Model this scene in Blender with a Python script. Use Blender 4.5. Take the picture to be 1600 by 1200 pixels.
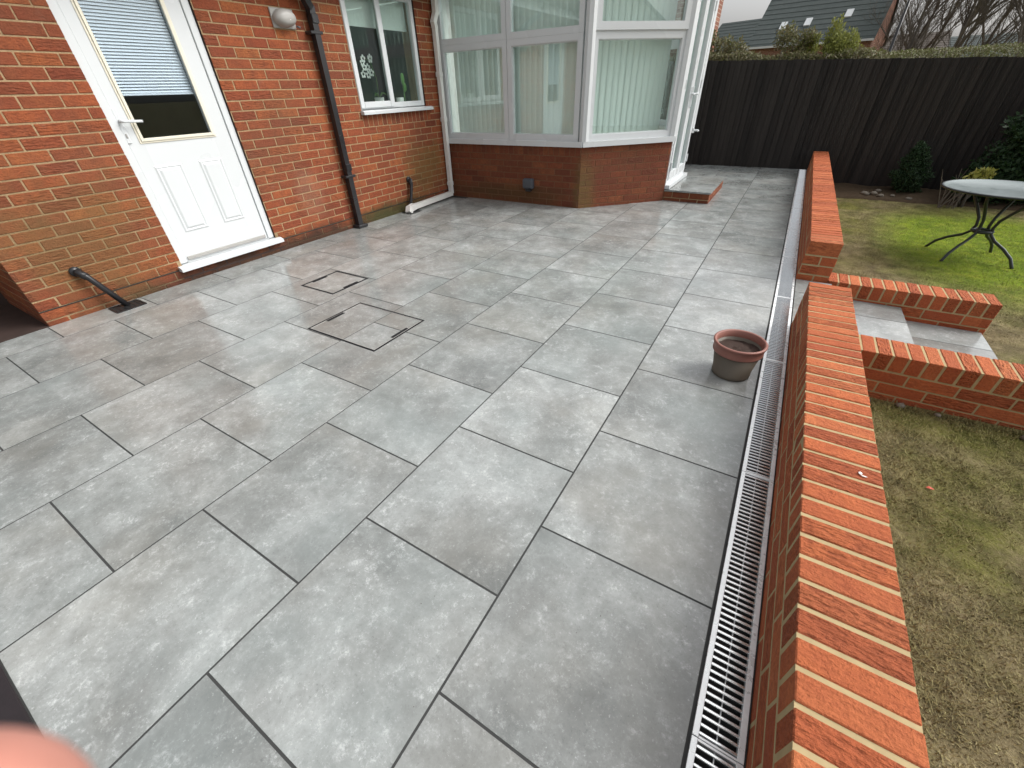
import bpy, bmesh, math, random
import numpy as np
from mathutils import Vector, Matrix
random.seed(7); RNG = np.random.default_rng(7)
for o in list(bpy.data.objects): bpy.data.objects.remove(o)
sc = bpy.context.scene; COL = sc.collection

# ------------------------------------------------------------------ camera
CAM = Vector((-0.1901, -0.2278, 1.327)); YAW, PITCH, ROLL, FPX = -0.5596, -0.6266, -0.0369, 637.42
F_ = Vector((math.sin(YAW)*math.cos(PITCH), math.cos(YAW)*math.cos(PITCH), math.sin(PITCH)))
R0 = Vector((math.cos(YAW), -math.sin(YAW), 0)); U0 = R0.cross(F_)
R_ = math.cos(ROLL)*R0 + math.sin(ROLL)*U0; U_ = -math.sin(ROLL)*R0 + math.cos(ROLL)*U0
cd = bpy.data.cameras.new('camera'); cam = bpy.data.objects.new('camera', cd); COL.objects.link(cam)
cam.matrix_world = Matrix(((R_.x, U_.x, -F_.x, CAM.x), (R_.y, U_.y, -F_.y, CAM.y), (R_.z, U_.z, -F_.z, CAM.z), (0, 0, 0, 1)))
cd.sensor_width = 36; cd.lens = FPX/1600*36; cd.clip_start = 0.005; cd.clip_end = 2000
cd.dof.use_dof = True; cd.dof.focus_distance = 2.6; cd.dof.aperture_fstop = 9
sc.camera = cam
# ------------------------------------------------------------------ sky, sun, exposure
SUN_AZ, SUN_EL = math.radians(58), math.radians(46)
w = bpy.data.worlds.new('World'); sc.world = w; w.use_nodes = True
nt = w.node_tree; bg = nt.nodes['Background']
sky = nt.nodes.new('ShaderNodeTexSky'); sky.sky_type = 'NISHITA'; sky.sun_disc = False
sky.sun_elevation = SUN_EL; sky.sun_rotation = SUN_AZ; sky.air_density = 1.0; sky.dust_density = 6.0; sky.ozone_density = 1.0
hs = nt.nodes.new('ShaderNodeHueSaturation'); hs.inputs['Saturation'].default_value = 0.16; hs.inputs['Value'].default_value = 1.75
nt.links.new(sky.outputs[0], hs.inputs['Color']); nt.links.new(hs.outputs[0], bg.inputs[0])
bg.inputs[1].default_value = 0.15
sd = bpy.data.lights.new('sun', 'SUN'); sun = bpy.data.objects.new('sun', sd); COL.objects.link(sun)
sd.energy = 1.05; sd.angle = math.radians(24); sd.color = (1.0, 0.96, 0.9)
sdir = Vector((math.sin(SUN_AZ)*math.cos(SUN_EL), math.cos(SUN_AZ)*math.cos(SUN_EL), math.sin(SUN_EL)))
sun.rotation_euler = sdir.to_track_quat('Z', 'Y').to_euler(); sun.location = (6, 4, 9)
vs = sc.view_settings; vs.view_transform = 'Standard'; vs.look = 'None'; vs.gamma = 1; vs.exposure = -0.14

# ------------------------------------------------------------------ materials
class NT:
    def __init__(s, name):
        s.m = bpy.data.materials.new(name); s.m.use_nodes = True; s.t = s.m.node_tree
        s.b = s.t.nodes['Principled BSDF']; s.out = s.t.nodes['Material Output']
    def n(s, typ, **k):
        x = s.t.nodes.new('ShaderNode'+typ)
        for a, v in k.items(): setattr(x, a, v)
        return x
    def l(s, a, b): s.t.links.new(a, b)
    def coords(s, kind='Object', rnd=True):
        tc = s.n('TexCoord'); o = tc.outputs[kind]
        if not rnd: return o
        oi = s.n('ObjectInfo'); ge = s.n('NewGeometry')
        ad = s.n('Math', operation='ADD'); s.l(oi.outputs['Random'], ad.inputs[0]); s.l(ge.outputs['Random Per Island'], ad.inputs[1])
        fr = s.n('Math', operation='FRACT'); s.l(ad.outputs[0], fr.inputs[0]); s.rand = fr.outputs[0]
        mu = s.n('Math', operation='MULTIPLY'); s.l(fr.outputs[0], mu.inputs[0]); mu.inputs[1].default_value = 37.0
        va = s.n('VectorMath', operation='ADD'); s.l(o, va.inputs[0]); s.l(mu.outputs[0], va.inputs[1])
        return va.outputs[0]
    def noise(s, co, scale, detail=4, rough=0.55, dist=0.0):
        x = s.n('TexNoise'); x.inputs['Scale'].default_value = scale; x.inputs['Detail'].default_value = detail
        x.inputs['Roughness'].default_value = rough; x.inputs['Distortion'].default_value = dist
        if co is not None: s.l(co, x.inputs['Vector'])
        return x.outputs['Fac']
    def ramp(s, fac, stops, interp='LINEAR'):
        r = s.n('ValToRGB'); e = r.color_ramp.elements; r.color_ramp.interpolation = interp
        while len(e) < len(stops): e.new(0.5)
        for q, (p, c) in zip(e, stops):
            q.position = p; q.color = (c, c, c, 1) if isinstance(c, (int, float)) else (*c, 1)
        s.l(fac, r.inputs[0]); return r.outputs[0]
    def mix(s, fac, a, b, mode='MIX'):
        x = s.n('MixRGB', blend_type=mode)
        for i, v in ((0, fac), (1, a), (2, b)):
            if isinstance(v, (int, float)): x.inputs[i].default_value = v if i == 0 else (v, v, v, 1)
            elif isinstance(v, tuple): x.inputs[i].default_value = (*v, 1)
            else: s.l(v, x.inputs[i])
        return x.outputs[0]
    def math(s, op, a, b=0.0):
        x = s.n('Math', operation=op)
        for i, v in ((0, a), (1, b)):
            if isinstance(v, (int, float)): x.inputs[i].default_value = v
            else: s.l(v, x.inputs[i])
        return x.outputs[0]
    def bump(s, h, strength=0.3, dist=0.01):
        b = s.n('Bump'); b.inputs['Strength'].default_value = strength; b.inputs['Distance'].default_value = dist
        s.l(h, b.inputs['Height']); s.l(b.outputs[0], s.b.inputs['Normal'])
    def set(s, col=None, rough=None, metal=None, spec=None):
        for k, v in (('Base Color', col), ('Roughness', rough), ('Metallic', metal), ('Specular IOR Level', spec)):
            if v is None: continue
            if isinstance(v, tuple): s.b.inputs[k].default_value = (*v, 1)
            elif isinstance(v, (int, float)): s.b.inputs[k].default_value = v
            else: s.l(v, s.b.inputs[k])
        return s.m

def plain(name, col, rough=0.5, metal=0.0, spec=0.5, var=0.12, scale=14, bump=0.05):
    m = NT(name); co = m.coords()
    f = m.noise(co, scale, 5, 0.6); f2 = m.noise(co, scale*0.17, 3)
    c = m.mix(f, tuple(v*(1-var) for v in col), tuple(min(1, v*(1+var)) for v in col))
    c = m.mix(m.math('MULTIPLY', f2, 0.35), c, tuple(v*(1-1.6*var) for v in col))
    r = m.ramp(f2, ((0.3, max(0.02, rough-0.08)), (0.7, min(1, rough+0.08))))
    if bump: m.bump(f, bump, 0.002)
    return m.set(c, r, metal, spec)

def brick_mat(name, cols, dark, stain_glare=None, rough=0.85, drag=1.0, grime=0.25):
    m = NT(name); co = m.coords()
    base = m.ramp(m.rand, [(i/(len(cols)-1), c) for i, c in enumerate(cols)])
    fine = m.noise(co, 90, 5, 0.7); mid = m.noise(co, 16, 4, 0.6)
    c = m.mix(m.ramp(mid, ((0.35, 0.0), (0.75, 0.65))), base, dark)
    c = m.mix(m.ramp(fine, ((0.3, 0.45), (0.55, 0.0))), c, tuple(v*0.55 for v in dark))
    geo = m.n('NewGeometry')
    wn = m.noise(geo.outputs['Position'], 1.7, 5, 0.6)
    c = m.mix(m.math('MULTIPLY', m.ramp(wn, ((0.45, 0.0), (0.75, 1.0))), grime), c, (0.12, 0.075, 0.045))
    wl = m.noise(geo.outputs['Position'], 6, 6, 0.7)
    c = m.mix(m.math('MULTIPLY', m.ramp(wl, ((0.62, 0.0), (0.78, 1.0))), 0.13), c, (0.5, 0.36, 0.27))
    if stain_glare:
        for (ctr, rad, colr, amt) in stain_glare:
            sb = m.n('VectorMath', operation='SUBTRACT'); m.l(geo.outputs['Position'], sb.inputs[0]); sb.inputs[1].default_value = ctr
            dv = m.n('VectorMath', operation='DIVIDE'); m.l(sb.outputs[0], dv.inputs[0]); dv.inputs[1].default_value = rad
            ln = m.n('VectorMath', operation='LENGTH'); m.l(dv.outputs[0], ln.inputs[0])
            d = m.math('ADD', ln.outputs['Value'], m.math('MULTIPLY', m.math('SUBTRACT', m.noise(geo.outputs['Position'], 3.2, 5, 0.65), 0.5), 1.5))
            c = m.mix(m.math('MULTIPLY', m.ramp(d, ((0.35, 1.0), (1.0, 0.0))), amt), c, colr)
    mp = m.n('Mapping'); m.l(co, mp.inputs[0]); mp.inputs['Scale'].default_value = (26, 95, 95); mp.inputs['Rotation'].default_value = (0, 0, 0.22)
    wv = m.n('TexNoise'); m.l(mp.outputs[0], wv.inputs['Vector']); wv.inputs['Scale'].default_value = 1.0; wv.inputs['Detail'].default_value = 5
    rg = m.ramp(m.math('FRACT', m.math('MULTIPLY', m.rand, 7.31)), ((0.45, 0.25), (0.6, 1.0)))
    h = m.math('ADD', m.math('MULTIPLY', m.math('MULTIPLY', wv.outputs['Fac'], drag), rg), m.math('MULTIPLY', fine, 0.5))
    c = m.mix(m.math('MULTIPLY', m.math('MULTIPLY', m.ramp(wv.outputs['Fac'], ((0.36, 1.0), (0.5, 0.0))), rg), min(0.42, 0.26*drag)), c, tuple(v*0.5 for v in dark))  # crevice shade painted into the brick colour along the drag creases
    m.bump(h, 1.0, 0.02)
    return m.set(c, rough, 0.0, 0.25)

HOUSE_STAIN_GLARE = [((-4.55, 2.6, -0.02), (1, 3.6, 0.2), (0.05, 0.03, 0.02), 0.92),
               ((-4.55, 0.78, 0.45), (1, 0.62, 0.62), (0.155, 0.105, 0.04), 0.55),
               ((-4.55, 4.65, 0.42), (1, 0.62, 0.42), (0.16, 0.115, 0.035), 0.55),
               ((-4.55, 3.8, 0.05), (1, 0.8, 0.16), (0.07, 0.075, 0.025), 0.7),
               ((-4.55, 2.75, 0.5), (1, 0.22, 0.3), (0.52, 0.36, 0.26), 0.12)]  # last entry paints a pale glare patch into the brick colour
M_BRICK = brick_mat('house_brick', [(0.38, 0.105, 0.04), (0.28, 0.07, 0.033), (0.43, 0.14, 0.048), (0.22, 0.058, 0.03), (0.4, 0.115, 0.042), (0.32, 0.085, 0.037), (0.25, 0.068, 0.034)], (0.18, 0.048, 0.026), HOUSE_STAIN_GLARE, drag=0.8, grime=0.5)
M_CBRICK = brick_mat('conservatory_brick', [(0.26, 0.075, 0.035), (0.2, 0.06, 0.03), (0.3, 0.1, 0.042), (0.17, 0.05, 0.027), (0.24, 0.07, 0.035)], (0.13, 0.042, 0.024),
                     [((-3.6, 5.19, 0.12), (1.2, 1, 0.16), (0.085, 0.065, 0.025), 0.6), ((-2.4, 5.2, 0.2), (0.16, 1, 0.5), (0.13, 0.12, 0.04), 0.5)], drag=0.5)
M_WBRICK = brick_mat('wall_brick', [(0.58, 0.165, 0.06), (0.47, 0.12, 0.046), (0.64, 0.21, 0.08), (0.4, 0.1, 0.042), (0.56, 0.155, 0.056), (0.5, 0.14, 0.054)], (0.38, 0.09, 0.038), None, drag=1.6, grime=0.12)
M_MORTAR = plain('mortar', (0.43, 0.335, 0.185), 0.95, spec=0.1, var=0.25, scale=30, bump=0.5)
M_HMORTAR = brick_mat('house_mortar', [(0.42, 0.29, 0.16), (0.46, 0.33, 0.19)], (0.34, 0.22, 0.12), HOUSE_STAIN_GLARE, drag=0.2)
M_CMORTAR = plain('mortar_brown', (0.2, 0.105, 0.06), 0.95, spec=0.1, var=0.25, scale=30, bump=0.4)
M_DARKWALL = plain('damp_and_shade_brown', (0.05, 0.032, 0.027), 0.8, spec=0.3, var=0.4, scale=9, bump=0.3)  # damp plinth tone; also puts the recess shade into wall and floor colour
M_WHITE = plain('white_upvc', (0.61, 0.635, 0.645), 0.28, var=0.008, scale=6, bump=0.0)
M_WHITEOLD = plain('white_pipe_plastic', (0.74, 0.73, 0.7), 0.4, var=0.08, scale=8, bump=0.0)
M_CREAM = plain('cream_trim', (0.74, 0.70, 0.58), 0.4, var=0.05, bump=0.0)
M_BLACK = plain('black_plastic', (0.018, 0.018, 0.02), 0.32, var=0.2, bump=0.02)
M_GREYP = plain('grey_plastic', (0.075, 0.085, 0.1), 0.4, var=0.12, bump=0.02)
M_LIGHTG = plain('pale_grey_plastic', (0.36, 0.35, 0.33), 0.45, var=0.15, bump=0.02)
M_DARKMETAL = plain('dark_tray_metal', (0.02, 0.02, 0.021), 0.8, metal=0.0, spec=0.1, var=0.2)
M_GROUT = plain('dark_grout', (0.055, 0.056, 0.055), 0.95, spec=0.05, var=0.2, scale=40, bump=0.3)
M_GALV = NT('galvanised_steel'); _c = M_GALV.coords(rnd=False); _f = M_GALV.noise(_c, 30, 5, 0.6)
M_GALV = M_GALV.set(M_GALV.ramp(_f, ((0.3, (0.78, 0.81, 0.81)), (0.7, (0.93, 0.95, 0.95)))), M_GALV.ramp(_f, ((0.3, 0.22), (0.7, 0.42))), 0.35)
M_BAR = plain('bright_steel_bar', (0.9, 0.92, 0.92), 0.2, metal=0.95, var=0.04, scale=40, bump=0.0)
M_CHANNEL = plain('channel_dark', (0.02, 0.022, 0.022), 0.55, var=0.4)
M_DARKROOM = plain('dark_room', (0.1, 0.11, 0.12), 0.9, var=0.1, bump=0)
M_ROOM = plain('room_plaster', (0.55, 0.56, 0.54), 0.9, var=0.04, bump=0)
M_BLIND = plain('blind_fabric', (0.78, 0.83, 0.8), 0.8, var=0.03, bump=0.02)
M_BLIND.node_tree.nodes['Principled BSDF'].inputs['Transmission Weight'].default_value = 0.0
M_VENET = plain('venetian_slat', (0.56, 0.63, 0.69), 0.4, var=0.03, bump=0)
M_TABLEM = plain('table_metal', (0.035, 0.045, 0.045), 0.42, metal=0.3, var=0.3, bump=0.1)
M_TABLETOP = plain('table_mesh_top', (0.15, 0.185, 0.185), 0.35, metal=0.4, var=0.3, scale=60, bump=0.3)
M_TERRA = plain('terracotta_plastic', (0.27, 0.115, 0.088), 0.55, var=0.18, scale=10, bump=0.1)
M_POT = plain('weathered_pot', (0.125, 0.105, 0.078), 0.6, var=0.25, scale=7, bump=0.1)
M_COMPOST = plain('compost', (0.05, 0.028, 0.02), 0.95, var=0.7, scale=90, bump=0.8)
M_SKIN = plain('skin', (0.6, 0.26, 0.2), 0.5, scale=220, var=0.2, bump=0.02)
M_SLEEVE = plain('sleeve_cloth', (0.03, 0.03, 0.035), 0.9, var=0.3, scale=120, bump=0.4)
M_PATCH = plain('near_black_patch', (0.014, 0.009, 0.011), 0.8, var=0.4, scale=60, bump=0.5)
M_STONE = plain('pebble', (0.17, 0.15, 0.12), 0.8, var=0.3)
M_LEAFR = plain('red_leaf_matter', (0.6, 0.09, 0.05), 0.6, var=0.2)
M_DROP = plain('bird_dropping', (0.75, 0.74, 0.7), 0.7, var=0.1)
M_PETAL = plain('orchid_petal', (0.85, 0.85, 0.83), 0.6, var=0.04, bump=0)
M_STEM = plain('plant_stem', (0.12, 0.28, 0.06), 0.5, var=0.2)
M_CERAMIC = plain('white_ceramic', (0.8, 0.8, 0.78), 0.25, var=0.03, bump=0)
M_ROOFT = None

def tile_mat():
    m = NT('porcelain_slab'); co = m.coords()
    big = m.noise(co, 2.4, 10, 0.7, 0.2); mid = m.noise(co, 6.5, 11, 0.76, 0.2); fine = m.noise(co, 105, 5, 0.8); spk = m.noise(co, 34, 10, 0.86)
    c = m.ramp(big, ((0.33, (0.175, 0.185, 0.178)), (0.5, (0.285, 0.3, 0.29)), (0.67, (0.41, 0.43, 0.42))))
    c = m.mix(m.ramp(mid, ((0.34, 0.5), (0.56, 0.0))), c, (0.165, 0.168, 0.16))
    c = m.mix(m.math('MULTIPLY', m.ramp(mid, ((0.46, 0.0), (0.66, 0.9))), m.ramp(spk, ((0.5, 0.0), (0.6, 0.9)))), c, (0.56, 0.58, 0.575))
    c = m.mix(m.math('MULTIPLY', m.ramp(big, ((0.45, 0.25), (0.62, 1.0))), m.ramp(spk, ((0.57, 0.0), (0.64, 0.85)))), c, (0.64, 0.66, 0.65))
    c = m.mix(m.ramp(fine, ((0.6, 0.0), (0.7, 0.7))), c, (0.62, 0.64, 0.635))
    c = m.mix(m.ramp(fine, ((0.3, 0.6), (0.43, 0.0))), c, (0.12, 0.122, 0.12))
    wc = m.noise(co, 1.7, 4, 0.55)
    c = m.mix(m.ramp(wc, ((0.52, 0.0), (0.68, 0.34))), c, (0.275, 0.262, 0.23))
    c = m.mix(m.ramp(wc, ((0.32, 0.4), (0.5, 0.0))), c, (0.235, 0.27, 0.265))
    c = m.mix(1.0, c, m.ramp(m.rand, ((0.0, 0.8), (0.5, 0.93), (1.0, 1.0))), 'MULTIPLY')
    vein = m.n('TexNoise'); m.l(co, vein.inputs['Vector']); vein.inputs['Scale'].default_value = 3.1; vein.inputs['Detail'].default_value = 7; vein.inputs['Distortion'].default_value = 0.6
    vn = m.math('ABSOLUTE', m.math('SUBTRACT', vein.outputs['Fac'], 0.5))
    c = m.mix(m.ramp(vn, ((0.0, 0.06), (0.02, 0.0))), c, (0.5, 0.52, 0.51))
    m.bump(m.math('ADD', m.math('MULTIPLY', mid, 0.8), m.math('MULTIPLY', spk, 0.35)), 0.14, 0.004)
    geo = m.n('NewGeometry'); wet = m.noise(geo.outputs['Position'], 1.3, 5, 0.6)
    r = m.mix(m.ramp(wet, ((0.4, 0.0), (0.6, 1.0))), m.ramp(mid, ((0.3, 0.08), (0.7, 0.15))), m.ramp(mid, ((0.3, 0.17), (0.7, 0.28))))
    return m.set(c, r, 0.0, 0.5)
M_TILE = tile_mat()

def glass_mat(name, tint, refl=0.08, rough=0.0):
    m = NT(name)
    tr = m.n('BsdfTransparent'); tr.inputs[0].default_value = (*tint, 1)
    gl = m.n('BsdfGlossy'); gl.inputs['Roughness'].default_value = rough; gl.inputs[0].default_value = (0.95, 1.0, 0.98, 1)
    lw = m.n('LayerWeight'); lw.inputs[0].default_value = 0.5        # both faces of a pane share the reflection
    f = m.math('ADD', m.math('MULTIPLY', m.math('POWER', lw.outputs['Facing'], 5.0), 0.6), refl)
    mx = m.n('MixShader'); m.l(f, mx.inputs[0]); m.l(tr.outputs[0], mx.inputs[1]); m.l(gl.outputs[0], mx.inputs[2])
    m.l(mx.outputs[0], m.out.inputs[0]); return m.m
M_GLASS = glass_mat('window_glass', (0.925, 0.972, 0.958), 0.085)
M_GLASSD = glass_mat('door_glass', (0.95, 0.97, 0.98), 0.03)
M_POLY = glass_mat('roof_polycarbonate', (0.95, 0.97, 0.97), 0.02, 0.2)

def foliage_mat(name, cols, rough=0.6):
    m = NT(name); co = m.coords('Object')
    geo = m.n('NewGeometry'); f = m.noise(geo.outputs['Position'], 2.5, 4, 0.6)
    r = m.math('FRACT', m.math('ADD', m.math('MULTIPLY', geo.outputs['Random Per Island'], 0.55), m.math('MULTIPLY', f, 0.65)))
    c = m.ramp(r, [(i/(len(cols)-1), q) for i, q in enumerate(cols)])
    m.set(c, rough, 0.0, 0.3)
    tl = m.n('BsdfTranslucent'); m.l(c, tl.inputs[0])
    mx = m.n('MixShader'); mx.inputs[0].default_value = 0.25
    m.l(m.b.outputs[0], mx.inputs[1]); m.l(tl.outputs[0], mx.inputs[2]); m.l(mx.outputs[0], m.out.inputs[0]); return m.m
M_BARK = plain('bark', (0.11, 0.095, 0.08), 0.9, var=0.4, scale=8, bump=0.4)
M_TWIG = plain('twig', (0.13, 0.11, 0.09), 0.9, var=0.3, scale=8, bump=0)
M_HEDGE = foliage_mat('hedge_leaf', [(0.1, 0.1, 0.045), (0.14, 0.155, 0.05), (0.18, 0.15, 0.085), (0.1, 0.13, 0.045)])
M_CLIP = foliage_mat('clipped_hedge_leaf', [(0.09, 0.11, 0.035), (0.13, 0.16, 0.04), (0.16, 0.14, 0.07), (0.1, 0.13, 0.04)])
M_GOLD = foliage_mat('golden_conifer_leaf', [(0.1, 0.13, 0.04), (0.19, 0.22, 0.055), (0.28, 0.29, 0.07), (0.14, 0.17, 0.05)])
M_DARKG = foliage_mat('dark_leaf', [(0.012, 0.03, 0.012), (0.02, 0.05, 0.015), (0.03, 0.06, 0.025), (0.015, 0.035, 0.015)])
M_YELLOW = foliage_mat('lime_shrub_leaf', [(0.18, 0.22, 0.04), (0.34, 0.36, 0.08), (0.45, 0.42, 0.12), (0.14, 0.2, 0.04)])

def lawn_mat(name, blades=False):
    m = NT(name); geo = m.n('NewGeometry'); P = geo.outputs['Position']
    big = m.noise(P, 1.3, 5, 0.6); mid = m.noise(P, 7, 6, 0.65); fine = m.noise(P, 60, 5, 0.75)
    sp = m.n('SeparateXYZ'); m.l(P, sp.inputs[0])
    # the seeded lawn round the table is fresh green, the trodden strip by the new walls is mud and moss
    gx = m.math('DIVIDE', m.math('SUBTRACT', sp.outputs['X'], 1.95), 1.15); gy = m.math('DIVIDE', m.math('SUBTRACT', sp.outputs['Y'], 6.3), 2.1)
    d = m.math('ADD', m.math('POWER', m.math('ADD', m.math('MULTIPLY', gx, gx), m.math('MULTIPLY', gy, gy)), 0.5), m.math('MULTIPLY', m.math('SUBTRACT', big, 0.5), 1.1))
    green = m.ramp(d, ((0.6, 1.0), (1.15, 0.0)))
    mud = m.ramp(mid, ((0.3, (0.095, 0.076, 0.04)), (0.5, (0.2, 0.163, 0.088)), (0.7, (0.32, 0.265, 0.15))))
    moss = m.ramp(mid, ((0.3, (0.06, 0.065, 0.014)), (0.7, (0.165, 0.17, 0.03))))
    c = m.mix(m.ramp(m.math('ADD', m.math('MULTIPLY', big, 0.7), m.math('MULTIPLY', fine, 0.3)), ((0.44, 0.0), (0.6, 0.85))), mud, moss)
    fresh = m.ramp(mid, ((0.3, (0.1, 0.165, 0.012)), (0.55, (0.2, 0.275, 0.018)), (0.75, (0.32, 0.36, 0.035))))
    c = m.mix(green, c, fresh)
    if blades: c = m.mix(m.math('MULTIPLY', geo.outputs['Random Per Island'], 0.75), c, (0.34, 0.3, 0.14))
    else: m.bump(m.math('ADD', mid, m.math('MULTIPLY', fine, 0.7)), 0.8, 0.05)
    return m.set(c, 0.95, 0.0, 0.15)
M_LAWN = lawn_mat('lawn_ground'); M_BLADE = lawn_mat('grass_blade', True)
M_SOIL = plain('border_soil', (0.07, 0.05, 0.032), 0.95, spec=0.1, var=0.5, scale=25, bump=0.9)
def fence_mat():
    m = NT('stained_board'); co = m.coords()
    mp = m.n('Mapping'); m.l(co, mp.inputs[0]); mp.inputs['Scale'].default_value = (70, 70, 4)
    g = m.n('TexNoise'); m.l(mp.outputs[0], g.inputs['Vector']); g.inputs['Scale'].default_value = 1; g.inputs['Detail'].default_value = 6
    c = m.mix(m.rand, (0.015, 0.0135, 0.013), (0.035, 0.0305, 0.028)); c = m.mix(m.ramp(g.outputs['Fac'], ((0.45, 0.0), (0.75, 0.7))), c, (0.052, 0.045, 0.041))
    m.bump(g.outputs['Fac'], 0.4, 0.004); return m.set(c, 0.8, 0.0, 0.25)
M_FENCE = fence_mat()
def roof_mat(name, a, b):
    m = NT(name); tc = m.n('TexCoord'); f = m.noise(tc.outputs['Object'], 3, 6, 0.7); f2 = m.noise(tc.outputs['Object'], 25, 4, 0.7)
    c = m.mix(f, a, b); c = m.mix(m.math('MULTIPLY', f2, 0.4), c, tuple(x*0.6 for x in a)); m.bump(f2, 0.6, 0.05)
    return m.set(c, 0.85, 0.0, 0.2)
M_ROOFG = roof_mat('grey_roof_tiles', (0.07, 0.085, 0.083), (0.125, 0.145, 0.14)); M_ROOFB = roof_mat('brown_roof_tiles', (0.1, 0.085, 0.075), (0.16, 0.14, 0.12))
def far_brick(name, a, b):
    m = NT(name); tc = m.n('TexCoord'); bt = m.n('TexBrick'); m.l(tc.outputs['Object'], bt.inputs['Vector'])
    mp = m.n('Mapping'); m.l(tc.outputs['Object'], mp.inputs[0]); mp.inputs['Rotation'].default_value = (math.radians(90), 0, 0); m.l(mp.outputs[0], bt.inputs['Vector'])
    bt.inputs['Scale'].default_value = 1.0; bt.inputs['Brick Width'].default_value = 0.225; bt.inputs['Row Height'].default_value = 0.075; bt.inputs['Mortar Size'].default_value = 0.006
    bt.inputs['Color1'].default_value = (*a, 1); bt.inputs['Color2'].default_value = (*b, 1); bt.inputs['Mortar'].default_value = (0.4, 0.33, 0.26, 1)
    return m.set(bt.outputs['Color'], 0.9, 0.0, 0.2)
M_FARB = far_brick('far_red_brick', (0.28, 0.13, 0.09), (0.2, 0.085, 0.06)); M_FARB2 = far_brick('far_buff_brick', (0.4, 0.28, 0.2), (0.3, 0.2, 0.15))
M_RENDER = plain('pale_render', (0.6, 0.58, 0.54), 0.9, var=0.08)

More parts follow.
